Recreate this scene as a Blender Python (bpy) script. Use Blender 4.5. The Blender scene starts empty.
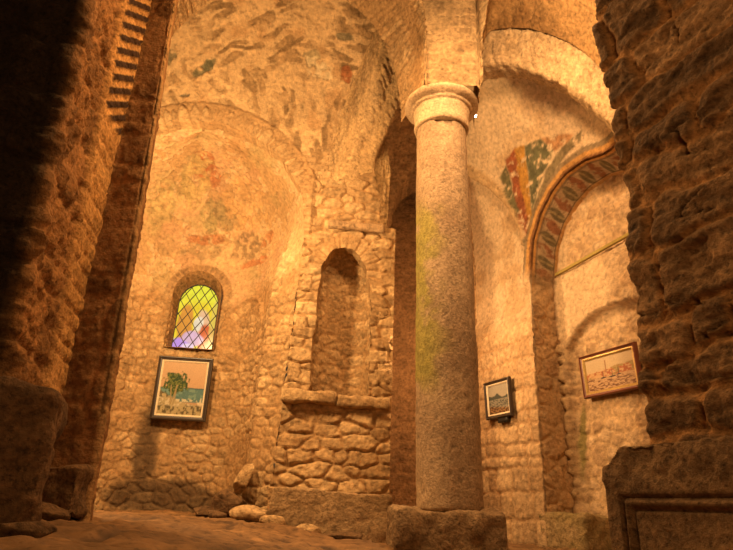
import bpy, math
import numpy as np

# ------------------------------------------------------------------ camera model
FPX = 580.0
PITCH = math.radians(22.0)
ROLL = math.radians(2.5)
CAM = np.array([0.0, 0.0, 0.35])
cP, sP, cR, sR = math.cos(PITCH), math.sin(PITCH), math.cos(ROLL), math.sin(ROLL)

def ray(px, py):
    a = (px - 366.5) / FPX; b = (275 - py) / FPX
    xc = a * cR - b * sR; yc = a * sR + b * cR
    return np.array([xc, cP - sP * yc, sP + cP * yc])

def atY(px, py, Y):
    r = ray(px, py); return CAM + r * (Y / r[1])

def atplane(px, py, o, n):
    r = ray(px, py); n = np.array(n, float)
    return CAM + r * (np.dot(np.array(o, float) - CAM, n) / np.dot(r, n))

def proj(P):
    x = P[..., 0]; y = P[..., 1]; z = P[..., 2] - CAM[2]
    yc = -sP * y + cP * z; d = np.maximum(cP * y + sP * z, 1e-3)
    xc = x / d; yc = yc / d
    return 366.5 + (xc * cR + yc * sR) * FPX, 275 - (-xc * sR + yc * cR) * FPX

# ------------------------------------------------------------------ noise
def _hash(ix, iy, iz, seed):
    h = (ix.astype(np.int64) * 374761393 + iy.astype(np.int64) * 668265263
         + iz.astype(np.int64) * 2147483647 + seed * 144665) & 0x7fffffff
    h = ((h ^ (h >> 13)) * 1274126177) & 0x7fffffff
    h = ((h ^ (h >> 15)) * 668265263) & 0x7fffffff
    return ((h ^ (h >> 16)) & 0xffff) / 65535.0

def vnoise(P, freq, seed=0):
    Q = P * freq
    i = np.floor(Q); f = Q - i; f = f * f * f * (f * (f * 6 - 15) + 10)
    ix, iy, iz = i[..., 0], i[..., 1], i[..., 2]
    out = 0
    for dx in (0, 1):
        wx = f[..., 0] if dx else 1 - f[..., 0]
        for dy in (0, 1):
            wy = f[..., 1] if dy else 1 - f[..., 1]
            for dz in (0, 1):
                wz = f[..., 2] if dz else 1 - f[..., 2]
                out = out + wx * wy * wz * _hash(ix + dx, iy + dy, iz + dz, seed)
    return out * 2 - 1

def fbm(P, freq, octv=4, seed=0, gain=0.5):
    out = 0; a = 1.0; t = 0
    for k in range(octv):
        out = out + a * vnoise(P + k * 7.31, freq * 2.03 ** k, seed + k * 17); t += a; a *= gain
    return out / t

def uvp(U, V, k=0.0):
    return np.stack([U, V, np.full_like(U, k)], -1)

def smooth(a, b, x):
    t = np.clip((x - a) / (b - a), 0, 1); return t * t * (3 - 2 * t)

def mixc(A, B, t):
    t = np.asarray(t)[..., None]; return np.asarray(A) * (1 - t) + np.asarray(B) * t

# ------------------------------------------------------------------ polygon distance (negative inside)
def polysd(U, V, poly):
    poly = np.asarray(poly, float); n = len(poly)
    d2 = np.full(U.shape, 1e9); ins = np.zeros(U.shape, bool)
    for i in range(n):
        x0, y0 = poly[i]; x1, y1 = poly[(i + 1) % n]
        ex, ey = x1 - x0, y1 - y0; wx, wy = U - x0, V - y0
        t = np.clip((wx * ex + wy * ey) / (ex * ex + ey * ey + 1e-12), 0, 1)
        d2 = np.minimum(d2, (wx - ex * t) ** 2 + (wy - ey * t) ** 2)
        if y0 != y1:
            c = ((y0 > V) != (y1 > V)) & (U < (x1 - x0) * (V - y0) / (y1 - y0) + x0)
            ins ^= c
    d = np.sqrt(d2)
    return np.where(ins, -d, d)

def arch_poly(x0, x1, zb, zs, rise, n=24, p=2.0):
    c = (x0 + x1) / 2; hw = (x1 - x0) / 2
    pts = [(x0, zb)]
    for k in range(n + 1):
        a = math.pi - math.pi * k / n
        ca, sa = math.cos(a), math.sin(a)
        pts.append((c + hw * math.copysign(abs(ca) ** (2 / p), ca), zs + rise * abs(sa) ** (2 / p)))
    pts.append((x1, zb))
    return np.array(pts)

def resample(pts, step):
    pts = np.asarray(pts, float)
    L = np.concatenate([[0], np.cumsum(np.linalg.norm(np.diff(pts, axis=0), axis=1))])
    n = max(2, int(L[-1] / step) + 1); t = np.linspace(0, L[-1], n)
    return np.stack([np.interp(t, L, pts[:, k]) for k in range(pts.shape[1])], -1)

# ------------------------------------------------------------------ masonry
def stones(U, V, rowh, ln, seed, warp=0.03, wf=3.0):
    rs = np.random.RandomState(seed)
    n1 = fbm(uvp(U, V, seed * .37), wf, 3, seed); n2 = fbm(uvp(U, V, 5 + seed * .37), wf, 3, seed + 3)
    Uw = U + warp * 1.5 * n1; Vw = V + warp * n2
    vmin, vmax = Vw.min() - rowh, Vw.max() + rowh * 2
    b = [vmin]
    while b[-1] < vmax: b.append(b[-1] + rowh * (0.55 + 0.9 * rs.rand()))
    b = np.array(b)
    r = np.clip(np.searchsorted(b, Vw) - 1, 0, len(b) - 2)
    du = np.zeros_like(U); tone = np.zeros_like(U)
    umin, umax = Uw.min() - ln * 2, Uw.max() + ln * 2
    for k in range(len(b) - 1):
        m = r == k
        c = [umin + rs.rand() * ln]
        while c[-1] < umax: c.append(c[-1] + ln * (0.4 + 1.2 * rs.rand()))
        c = np.array(c); tt = rs.rand(len(c))
        if not m.any(): continue
        uu = Uw[m]; j = np.clip(np.searchsorted(c, uu) - 1, 0, len(c) - 2)
        du[m] = np.minimum(uu - c[j], c[j + 1] - uu); tone[m] = tt[j]
    dv = np.minimum(Vw - b[r], b[r + 1] - Vw)
    rc = rowh * 0.32
    d = np.minimum(du, dv)
    cn = (du < rc) & (dv < rc)
    d = np.where(cn, rc - np.hypot(rc - du, rc - dv), d)
    return d, tone

def rubble_cells(U, V, sv, asp, seed, warp=0.03, jit=.8):
    """irregular rubble: jittered, half-bonded cells about asp times as wide as high"""
    n1 = fbm(uvp(U, V, seed * .37), 4, 3, seed); n2 = fbm(uvp(U, V, 5 + seed * .37), 4, 3, seed + 3)
    x = (U + warp * n1) / (sv * asp); y = (V + warp * n2 * .8) / sv
    iy = np.floor(y); f1 = np.full(U.shape, 9.0); f2 = np.full(U.shape, 9.0); tone = np.zeros(U.shape)
    for dy in (-1, 0, 1):
        ry = iy + dy; off = .5 * (ry % 2); ix = np.floor(x - off)
        for dx in (-1, 0, 1):
            rx = ix + dx; z = np.zeros_like(rx)
            cx = rx + off + .5 + jit * (_hash(rx, ry, z, seed) - .5); cy = ry + .5 + jit * .75 * (_hash(rx, ry, z + 1, seed) - .5)
            k = .75 + .5 * _hash(rx, ry, z + 3, seed)
            ax = np.abs(x - cx); ay = np.abs(y - cy); d = (ax ** 2.6 + ay ** 2.6) ** (1 / 2.6) / k
            t = _hash(rx, ry, z + 2, seed)
            m = d < f1
            f2 = np.where(m, f1, np.minimum(f2, d)); tone = np.where(m, t, tone); f1 = np.where(m, d, f1)
    return (f2 - f1) * sv * .5, tone

def masonry(U, V, P, seed, rowh=.11, ln=.2, jw=.018, amp=.018, c1=(.50, .36, .21), c2=(.34, .23, .125),
            cm=(.55, .39, .21), rough=.008, warp=.03, cov=0.0, vor=False):
    d, tone = rubble_cells(U, V, rowh, ln / rowh, seed, warp) if vor else stones(U, V, rowh, ln, seed, warp)
    d = d + .25 * jw * fbm(P, 14, 2, seed + 5)
    t2 = (tone * 7.31) % 1.0
    body = smooth(0, jw * 1.3, d)
    h = smooth(0, jw, d) * amp * (.45 + .45 * t2) + rough * (fbm(P, 11, 5, seed + 9, .65) * 1.5 + .6) * (.5 + .5 * body)
    n = fbm(P, 5, 4, seed + 21)
    nf = fbm(P, 30, 3, seed + 31)
    col = mixc(c1, c2, np.clip(tone + .35 * n, 0, 1)) * (1 + .34 * nf + .15 * n)[..., None]
    mc = np.asarray(cm) * (1 + .18 * nf + .12 * n)[..., None]
    fill = smooth(.15, .5, fbm(P, 2.3, 3, seed + 41) + cov)      # mortar smeared over the stones in places
    k = smooth(jw * .25, jw * .8, d) * (1 - .75 * fill)
    h = h * (1 - .55 * fill) + fill * amp * .35
    return h, mixc(mc, col, k)

def ring_coords(U, V, c, r0):
    a = np.arctan2(V - c[1], U - c[0]); r = np.hypot(U - c[0], V - c[1])
    return a * r0, r - r0

# ------------------------------------------------------------------ materials
def nodes(mat):
    mat.use_nodes = True; nt = mat.node_tree; nt.nodes.clear(); return nt

def stone_mat(name, rough=.9, bump=.5, scale=60, col_scale=45, var=.25, dist=.01):
    m = bpy.data.materials.new(name); nt = nodes(m); N = nt.nodes; L = nt.links
    out = N.new('ShaderNodeOutputMaterial'); b = N.new('ShaderNodeBsdfPrincipled')
    b.inputs['Roughness'].default_value = rough; b.inputs['Specular IOR Level'].default_value = .2
    at = N.new('ShaderNodeAttribute'); at.attribute_name = 'Col'
    tc = N.new('ShaderNodeTexCoord')
    n1 = N.new('ShaderNodeTexNoise'); n1.inputs['Scale'].default_value = col_scale; n1.inputs['Detail'].default_value = 5
    mr = N.new('ShaderNodeMapRange'); mr.inputs['To Min'].default_value = 1 - var; mr.inputs['To Max'].default_value = 1 + var
    mr.inputs['From Min'].default_value = .3; mr.inputs['From Max'].default_value = .7
    mx = N.new('ShaderNodeVectorMath'); mx.operation = 'SCALE'
    L.new(tc.outputs['Object'], n1.inputs['Vector']); L.new(n1.outputs['Fac'], mr.inputs['Value'])
    L.new(at.outputs['Color'], mx.inputs[0]); L.new(mr.outputs['Result'], mx.inputs['Scale'])
    n3 = N.new('ShaderNodeTexNoise'); n3.inputs['Scale'].default_value = col_scale * .9; n3.inputs['Detail'].default_value = 7; n3.inputs['Roughness'].default_value = .7
    pr = N.new('ShaderNodeMapRange'); pr.inputs['From Min'].default_value = .36; pr.inputs['From Max'].default_value = .47
    pr.inputs['To Min'].default_value = 1 - 1.5 * var; pr.inputs['To Max'].default_value = 1.0
    mx2 = N.new('ShaderNodeVectorMath'); mx2.operation = 'SCALE'
    L.new(tc.outputs['Object'], n3.inputs['Vector']); L.new(n3.outputs['Fac'], pr.inputs['Value'])
    L.new(mx.outputs['Vector'], mx2.inputs[0]); L.new(pr.outputs['Result'], mx2.inputs['Scale'])
    L.new(mx2.outputs['Vector'], b.inputs['Base Color'])
    n2 = N.new('ShaderNodeTexNoise'); n2.inputs['Scale'].default_value = scale; n2.inputs['Detail'].default_value = 6
    n2.inputs['Roughness'].default_value = .65
    bp = N.new('ShaderNodeBump'); bp.inputs['Strength'].default_value = bump; bp.inputs['Distance'].default_value = dist
    L.new(tc.outputs['Object'], n2.inputs['Vector']); L.new(n2.outputs['Fac'], bp.inputs['Height'])
    L.new(bp.outputs['Normal'], b.inputs['Normal']); L.new(b.outputs['BSDF'], out.inputs['Surface'])
    return m

def paint_mat(name, rough=.5, var=.1, scale=90):
    return stone_mat(name, rough, .12, scale, scale, var, .002)

def plain(name, col, rough=.5, metal=0.0, bump=.15, scale=80, var=.18):
    m = bpy.data.materials.new(name); nt = nodes(m); N = nt.nodes; L = nt.links
    out = N.new('ShaderNodeOutputMaterial'); b = N.new('ShaderNodeBsdfPrincipled')
    b.inputs['Roughness'].default_value = rough; b.inputs['Metallic'].default_value = metal
    tc = N.new('ShaderNodeTexCoord'); n = N.new('ShaderNodeTexNoise'); n.inputs['Scale'].default_value = scale; n.inputs['Detail'].default_value = 4
    r = N.new('ShaderNodeValToRGB'); c = np.array(col)
    r.color_ramp.elements[0].position = .3; r.color_ramp.elements[1].position = .7
    r.color_ramp.elements[0].color = (*(c * (1 - var)), 1); r.color_ramp.elements[1].color = (*np.minimum(c * (1 + var), 1), 1)
    bp = N.new('ShaderNodeBump'); bp.inputs['Strength'].default_value = bump; bp.inputs['Distance'].default_value = .003
    L.new(tc.outputs['Object'], n.inputs['Vector']); L.new(n.outputs['Fac'], r.inputs['Fac']); L.new(r.outputs['Color'], b.inputs['Base Color'])
    L.new(n.outputs['Fac'], bp.inputs['Height']); L.new(bp.outputs['Normal'], b.inputs['Normal']); L.new(b.outputs['BSDF'], out.inputs['Surface'])
    return m

def glass_mat():
    m = bpy.data.materials.new('stained_glass'); nt = nodes(m); N = nt.nodes; L = nt.links
    out = N.new('ShaderNodeOutputMaterial'); e = N.new('ShaderNodeEmission'); g = N.new('ShaderNodeBsdfGlossy')
    at = N.new('ShaderNodeAttribute'); at.attribute_name = 'Col'; g.inputs['Roughness'].default_value = .15
    mx = N.new('ShaderNodeMixShader'); mx.inputs[0].default_value = .008
    tc = N.new('ShaderNodeTexCoord'); n = N.new('ShaderNodeTexNoise'); n.inputs['Scale'].default_value = 14
    mr = N.new('ShaderNodeMapRange'); mr.inputs['To Min'].default_value = .8; mr.inputs['To Max'].default_value = 1.25
    L.new(tc.outputs['Object'], n.inputs['Vector']); L.new(n.outputs['Fac'], mr.inputs['Value'])
    L.new(at.outputs['Color'], e.inputs['Color']); L.new(mr.outputs['Result'], e.inputs['Strength'])
    L.new(e.outputs[0], mx.inputs[1]); L.new(g.outputs[0], mx.inputs[2]); L.new(mx.outputs[0], out.inputs['Surface'])
    return m

def emit_mat(name, col, s):
    m = bpy.data.materials.new(name); nt = nodes(m); N = nt.nodes
    out = N.new('ShaderNodeOutputMaterial'); e = N.new('ShaderNodeEmission')
    e.inputs['Color'].default_value = (*col, 1); e.inputs['Strength'].default_value = s
    nt.links.new(e.outputs[0], out.inputs['Surface']); return m

M_STONE = stone_mat('rubble_masonry', .92, .9, 32, 30, .27, .03)
M_PLASTER = stone_mat('lime_plaster_and_rubble', .9, .8, 30, 24, .21, .022)
M_ROUGH = stone_mat('rough_dark_stone', .93, 1.0, 45, 45, .35, .022)
M_COLUMN = stone_mat('pitted_column_stone', .8, .9, 60, 50, .24, .012)
M_FLOOR = stone_mat('worn_floor', .75, .5, 30, 16, .3, .01)
M_PAINT = paint_mat('oil_paint')
M_GLASS = glass_mat()
M_LEAD = plain('dark_lead', (.03, .025, .02), .6, .3)
M_DARKWOOD = plain('dark_wood', (.035, .022, .014), .4, 0, .2, 120)
M_REDWOOD = plain('red_brown_wood', (.16, .045, .02), .4, 0, .2, 120)
M_CREAM = plain('cream_mount', (.62, .5, .33), .6)
M_GOLD = plain('gilt_edge', (.55, .36, .12), .35, .5)
M_YELLOW = plain('yellow_paint', (.34, .25, .06), .6)
M_BLACK = plain('black_metal', (.02, .018, .015), .5, .2)

COL = bpy.context.scene.collection
STRUCT = {}

def link_mesh(name, V, F, mat, col=None, parent=None, smooth_=True):
    me = bpy.data.meshes.new(name)
    V = np.asarray(V, np.float32)
    if isinstance(F, np.ndarray) and F.ndim == 2 and F.shape[1] == 4:
        nf = len(F)
        me.vertices.add(len(V)); me.vertices.foreach_set('co', V.ravel())
        me.loops.add(nf * 4); me.loops.foreach_set('vertex_index', F.astype(np.int32).ravel())
        me.polygons.add(nf); me.polygons.foreach_set('loop_start', np.arange(0, nf * 4, 4, dtype=np.int32))
        me.update(calc_edges=True)
    else:
        me.from_pydata([tuple(map(float, v)) for v in V], [], [tuple(int(i) for i in f) for f in F]); me.update()
    me.validate()
    if col is not None:
        ca = me.color_attributes.new('Col', 'FLOAT_COLOR', 'POINT')
        c4 = np.ones((len(V), 4), np.float32); c4[:, :3] = np.clip(col, 0, 50) * .8 if mat.name == 'stained_glass' else np.clip(col, 0, 1) ** 1.25 * .8 if mat.name == 'oil_paint' else np.clip(col, 0.004, 1) ** 1.3
        ca.data.foreach_set('color', c4.ravel())
    me.polygons.foreach_set('use_smooth', np.full(len(me.polygons), smooth_))
    me.materials.append(mat)
    o = bpy.data.objects.new(name, me); COL.objects.link(o)
    if parent is not None: o.parent = parent
    return o

def setting(o, label=None, cat=None):
    o['kind'] = 'structure'
    if label: o['label'] = label
    if cat: o['category'] = cat
    return o

def tag(o, label, cat, group=None):
    o['label'] = label; o['category'] = cat
    if group: o['group'] = group
    return o

def empty(name, loc, label, cat, group=None):
    o = bpy.data.objects.new(name, None); o.location = tuple(map(float, loc)); o.empty_display_size = .1
    COL.objects.link(o); return tag(o, label, cat, group)

def surface(name, f, ur, vr, step, look, mat, hole=None, parent=None, face=None, skirt=None):
    """grid over (u,v), holes cut along their outline, displaced along its normals"""
    nu = max(2, int(round((ur[1] - ur[0]) / step)) + 1); nv = max(2, int(round((vr[1] - vr[0]) / step)) + 1)
    u = np.linspace(ur[0], ur[1], nu); v = np.linspace(vr[0], vr[1], nv)
    U, V = np.meshgrid(u, v)
    keep = np.ones(U.shape, bool); sd = np.full(U.shape, 9.0)
    if hole is not None:
        sd = hole(U, V); e = step * .1
        gx = (hole(U + e, V) - hole(U - e, V)) / (2 * e); gy = (hole(U, V + e) - hole(U, V - e)) / (2 * e)
        near = (sd < 0) & (sd > -step * 1.5)
        U = np.where(near, U - gx * sd, U); V = np.where(near, V - gy * sd, V)
        keep = sd > -step * 1.5; sd = np.where(near, 0, sd)
    P = f(U, V)
    eps = 1e-3
    Tu = f(U + eps, V) - f(U - eps, V); Tv = f(U, V + eps) - f(U, V - eps)
    Nn = np.cross(Tu, Tv); Nn /= np.maximum(np.linalg.norm(Nn, axis=-1, keepdims=True), 1e-9)
    tgt = CAM if face is None else np.asarray(face, float)
    sgn = 1.0 if (np.einsum('...k,...k', Nn, tgt - P)[keep]).sum() > 0 else -1.0
    px, py = proj(P)
    h, col = look(U, V, P, px, py, sd)
    Q = P + Nn * (sgn * h)[..., None]
    idx = np.arange(nu * nv).reshape(nv, nu)
    a, b, c, d = idx[:-1, :-1], idx[:-1, 1:], idx[1:, 1:], idx[1:, :-1]
    kk = keep[:-1, :-1] & keep[:-1, 1:] & keep[1:, 1:] & keep[1:, :-1]
    F = np.stack([a, b, c, d] if sgn > 0 else [a, d, c, b], -1)[kk]
    used = np.unique(F); mp = np.full(nu * nv, -1); mp[used] = np.arange(len(used))
    VV = Q.reshape(-1, 3)[used]; FF = mp[F]; CC = col.reshape(-1, 3)[used]
    if skirt is not None:                                     # the wall turns into the opening: the cut edge is carried back into the wall
        d = np.array(skirt[0], float); depth = skirt[1]; rows = max(1, int(depth / step))
        nearv = (np.abs(sd) < step * 1.2).reshape(-1)[used]
        E = np.concatenate([FF[:, [i, (i + 1) % 4]] for i in range(4)])
        key = np.minimum(E[:, 0], E[:, 1]).astype(np.int64) * len(VV) + np.maximum(E[:, 0], E[:, 1])
        _, inv, cnt = np.unique(key, return_inverse=True, return_counts=True)
        B = E[(cnt[inv] == 1) & nearv[E[:, 0]] & nearv[E[:, 1]]]
        bv = np.unique(B); bm = np.full(len(VV), -1); bm[bv] = np.arange(len(bv)); prev = bv.copy(); cur = VV[bv]; allV = [VV]; allF = [FF]; allC = [CC]; base = len(VV)
        for r in range(1, rows + 1):
            q = cur + d * depth * r / rows; q = q + .006 * np.stack([vnoise(q, 14, 71), 0 * q[:, 0], vnoise(q, 14, 72)], -1)
            ids = base + np.arange(len(bv)); allV.append(q); allC.append(CC[bv] * (1 + .15 * fbm(q, 20, 3, 73))[:, None])
            allF.append(np.stack([prev[bm[B[:, 1]]], prev[bm[B[:, 0]]], ids[bm[B[:, 0]]], ids[bm[B[:, 1]]]], -1)); prev = ids; base += len(bv)
        VV = np.concatenate(allV); FF = np.concatenate(allF); CC = np.concatenate(allC)
    return link_mesh(name, VV, FF, mat, CC, parent)

def loft(curves):
    """curves: list of equally long 3D polylines -> f(u,v), length along, width across"""
    cs = [np.asarray(c, float) for c in curves]
    mid = sum(cs) / len(cs)
    L = np.concatenate([[0], np.cumsum(np.linalg.norm(np.diff(mid, axis=0), axis=1))])
    wid = [0]
    for i in range(len(cs) - 1): wid.append(wid[-1] + np.mean(np.linalg.norm(cs[i + 1] - cs[i], axis=1)))
    def f(U, V):
        Uc = np.clip(U, 0, L[-1]); Vc = np.clip(V, 0, wid[-1])
        pts = np.stack([np.stack([np.interp(Uc, L, c[:, k]) for k in range(3)], -1) for c in cs], 0)
        out = np.zeros(U.shape + (3,))
        for i in range(len(cs) - 1):
            m = (Vc >= wid[i]) & (Vc <= wid[i + 1])
            t = ((Vc - wid[i]) / max(wid[i + 1] - wid[i], 1e-9))[..., None]
            out = np.where(m[..., None], pts[i] * (1 - t) + pts[i + 1] * t, out)
        return out
    return f, L[-1], wid[-1]

def smooth_curve(pts, n=40):
    """Catmull-Rom through the points"""
    p = np.asarray(pts, float); p = np.vstack([2 * p[0] - p[1], p, 2 * p[-1] - p[-2]])
    out = []; seg = len(p) - 3
    for i in range(n):
        s = i / (n - 1) * seg; k = min(int(s), seg - 1); t = s - k
        a, b, c, d = p[k:k + 4]
        out.append(.5 * (2 * b + (c - a) * t + (2 * a - 5 * b + 4 * c - d) * t * t + (3 * b - a - 3 * c + d) * t ** 3))
    return np.array(out)

def blob(px, py, cx, cy, rx, ry, ang, P, seed, edge=.35, fr=9):
    c, s = math.cos(math.radians(ang)), math.sin(math.radians(ang))
    x = (px - cx) * c + (py - cy) * s; y = -(px - cx) * s + (py - cy) * c
    return smooth(1.0 + edge, 1.0 - edge * .4, np.hypot(x / rx, y / ry) + .55 * fbm(P, fr, 3, seed))

def zmod(base, P, a=.2, f=1.3, s=3):
    return base

# palettes (what the stone itself looks like)
ST1, ST2, MORT = (.60, .435, .25), (.40, .27, .145), (.46, .305, .16)
PLAS = np.array((.63, .455, .265))
BR1, BR2, BRM = (.27, .165, .085), (.17, .10, .05), (.36, .225, .115)

# ------------------------------------------------------------------ floor
def floor_z(x, y):
    return .085 + .13 * smooth(.35, -1.3, x)
def f_floor(U, V): return np.stack([U, V, floor_z(U, V)], -1)
def look_floor(U, V, P, px, py, sd):
    d, tone = stones(U, V, .55, .9, 11, .08, 1.2)
    n = fbm(P, 2.2, 4, 5); nf = fbm(P * np.array([1, 2.2, 1]), 9, 4, 6)
    h = smooth(0, .05, d) * .02 + .024 * nf + .045 * n + .012 * fbm(P, 14, 3, 7)
    col = mixc((.34, .21, .105), (.20, .12, .06), np.clip(tone * .6 + .5 * n + .3, 0, 1)) * (1 + .35 * nf)[..., None]
    col = mixc(np.array((.13, .08, .045)), col, smooth(.005, .04, d))
    return h, col
setting(surface('floor', f_floor, (-4.4, 3.6), (-2.5, 7.4), .028, look_floor, M_FLOOR, face=(0, 3, 3)))

# ------------------------------------------------------------------ back wall with apse arch and niche
Y0 = 5.6; ZV = 3.8; RV = 2.4
def f_back(U, V):
    th = np.maximum(V - ZV, 0) / RV
    return np.stack([U, Y0 - RV * (1 - np.cos(th)), np.where(V < ZV, V, ZV + RV * np.sin(th))], -1)
AX, AR, AZ = -1.96, 1.27, 3.12
apse_hole = arch_poly(AX - AR, AX + AR, -.5, AZ, AR, 40)
apse_hole[-1, 0] = -.83; apse_hole = np.insert(apse_hole, len(apse_hole) - 1, [(-.715, 1.9)], 0)
rib_cut = np.array([(.9, 3.12), (.20, 3.14), (.14, 3.25), (.075, 3.6), (.045, 3.9), (.06, 4.1), (.16, 4.5), (.3, 4.9), (.9, 5.0)])
niche_hole = np.array([(-.505, 1.33), (-.50, 1.9), (-.49, 2.5), (-.47, 2.66), (-.43, 2.79), (-.35, 2.88), (-.25, 2.92), (-.15, 2.89), (-.07, 2.81),
                       (-.02, 2.68), (.03, 2.5), (.055, 2.3), (.065, 1.9), (.065, 1.33)])
def hole_back(U, V):
    n = .018 * vnoise(uvp(U, V, 2), 9, 3)
    return np.minimum(polysd(U, V, apse_hole) + n, np.minimum(polysd(U, V, niche_hole) + n * .8, polysd(U, V, rib_cut) + n))

RUB = []
_rs = np.random.RandomState(5)
def _rubble():
    # exposed rubble in the vault: long stones fanning out from the springing between the arches, sloping rows at the top
    for k in range(230):
        px = _rs.uniform(160, 400); py = _rs.uniform(-30, 178)
        if py > 175 - abs(px - 330) * .1: continue
        fan = math.degrees(math.atan2(py - 215, px - 325))
        if py < 70: ang = -22 + 40 * (px > 300) + _rs.normal(0, 9)
        else: ang = fan + _rs.normal(0, 14)
        RUB.append((px, py, _rs.uniform(7, 17), _rs.uniform(2.0, 3.9), ang, _rs.rand()))
_rubble()

def look_back(U, V, P, px, py, sd):
    sA = polysd(U, V, apse_hole); sN = polysd(U, V, niche_hole)
    h, col = masonry(U, V, P, 21, .12, .24, .012, .034, ST1, ST2, MORT, .020, .05, -.08, True)
    # voussoirs round the apse arch and round the niche head
    u2, r2 = ring_coords(U, V, (AX, AZ), AR)
    hv, cv = masonry(u2, r2 + .4, P, 22, .5, .085, .014, .026, ST1, ST2, MORT, .01, .012)
    ringA = smooth(.24, .20, sA) * smooth(AZ - .15, AZ + .1, V) * (U < -.62)
    u3, r3 = ring_coords(U, V, (-.235, 2.64), .28)
    hv3, cv3 = masonry(u3, r3 + .45, P, 23, .6, .075, .016, .03, ST1, ST2, MORT, .012, .012)
    ringN = smooth(.16, .13, sN) * smooth(2.42, 2.55, V)
    # plaster over the vault with exposed rubble
    pl = smooth(3.75, 4.25, V + .25 * fbm(P, 2, 3, 8)) * smooth(.05, -.25, U + .3 - .5 * (V - 4.2))
    n = fbm(P, 3.5, 4, 61); nf = fbm(P, 16, 4, 62)
    pcol = PLAS * (1 + .10 * n + .12 * nf)[..., None]
    pcol = mixc(pcol, np.array((.52, .33, .17)), smooth(.1, .55, fbm(P, 4.5, 3, 63)) * .6)
    ph = .022 + .006 * nf + .012 * n
    wx = px + 5 * fbm(P, 5, 2, 70); wy = py + 5 * fbm(P, 5, 2, 71)
    rub = np.zeros(U.shape); rt = np.zeros(U.shape)
    for (cx, cy, a, b, ang, t) in RUB:
        c, s = math.cos(math.radians(ang)), math.sin(math.radians(ang))
        m = (np.abs(wx - cx) < a * 1.3) & (np.abs(wy - cy) < a * 1.3) & (pl > .02)
        if not m.any(): continue
        x = ((wx[m] - cx) * c + (wy[m] - cy) * s) / a; y = (-(wx[m] - cx) * s + (wy[m] - cy) * c) / b
        q = smooth(1.12, .78, (np.abs(x) ** 3 + np.abs(y) ** 3) ** (1 / 3) + .22 * nf[m])
        rub[m] = np.maximum(rub[m], q); rt[m] = np.where(q > .3, t, rt[m])
    vis = smooth(-.25, .1, fbm(P, 1.7, 3, 66) + .24)
    rub = rub * vis
    rc = mixc((.52, .36, .20), (.27, .18, .095), np.clip(rt + .4 * n, 0, 1)) * (1 + .3 * nf)[..., None]
    pcol = mixc(pcol, rc, rub * .85); ph = ph - .010 * smooth(.0, .3, rub) + .010 * smooth(.45, .9, rub) + rub * .012 * nf
    for (cx, cy, rx, ry, an, cc) in ((202, 70, 15, 5, -32, (.20, .19, .12)), (208, 66, 5, 6, 0, (.20, .19, .12)), (184, 96, 5, 1.6, -5, (.16, .14, .1)), (313, 60, 9, 9, 30, (.40, .33, .2)),
                                     (347, 75, 6, 9, -20, (.42, .17, .075)), (318, 68, 14, 9, 20, (.68, .55, .36)), (345, 37, 9, 4, 10, (.22, .19, .12)), (171, 58, 6, 8, -20, (.25, .22, .14))):
        k = blob(px, py, cx, cy, rx, ry, an, P, 77, .15, 9); k = k * smooth(-.3, .1, fbm(P, 17, 3, 78) + .12); pcol = mixc(pcol, np.array(cc) * (1 + .35 * nf)[..., None], k * .8); ph = ph - .012 * k
    h = h * (1 - pl) + ph * pl; col = mixc(col, pcol, pl)
    h = h * (1 - ringA) + (hv * 1.3 + .035) * ringA; col = mixc(col, mixc(cv, PLAS, .2), ringA)
    h = h * (1 - ringN) + (hv3 + .008) * ringN; col = mixc(col, cv3, ringN)
    # plinth course and ragged hollow under the spandrel
    h = h + .0 * V
    return np.maximum(h, .001), col
wall_back = setting(surface('wall_back', f_back, (-3.7, .29), (0, 6.2), .012, look_back, M_PLASTER, hole_back, skirt=((0, 1, 0), .2)))

# right-hand return of the niche wall
def f_ret(U, V): return np.stack([np.where(V < 3.1, .262, .262 - .24 * smooth(3.1, 3.4, V)), Y0 + U, V], -1)
def look_plainwall(seed, c1=ST1, c2=ST2, cm=MORT, rowh=.11, ln=.2, amp=.02):
    def lk(U, V, P, px, py, sd):
        h, c = masonry(U, V, P, seed, rowh, ln, .018, amp, c1, c2, cm, .012, .045, 0, True)
        return np.maximum(h, 0), c
    return lk
setting(surface('wall_side', f_ret, (.06, 1.1), (0, 4.6), .03, look_plainwall(24), M_STONE, face=(3, 6, 2)))

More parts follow.
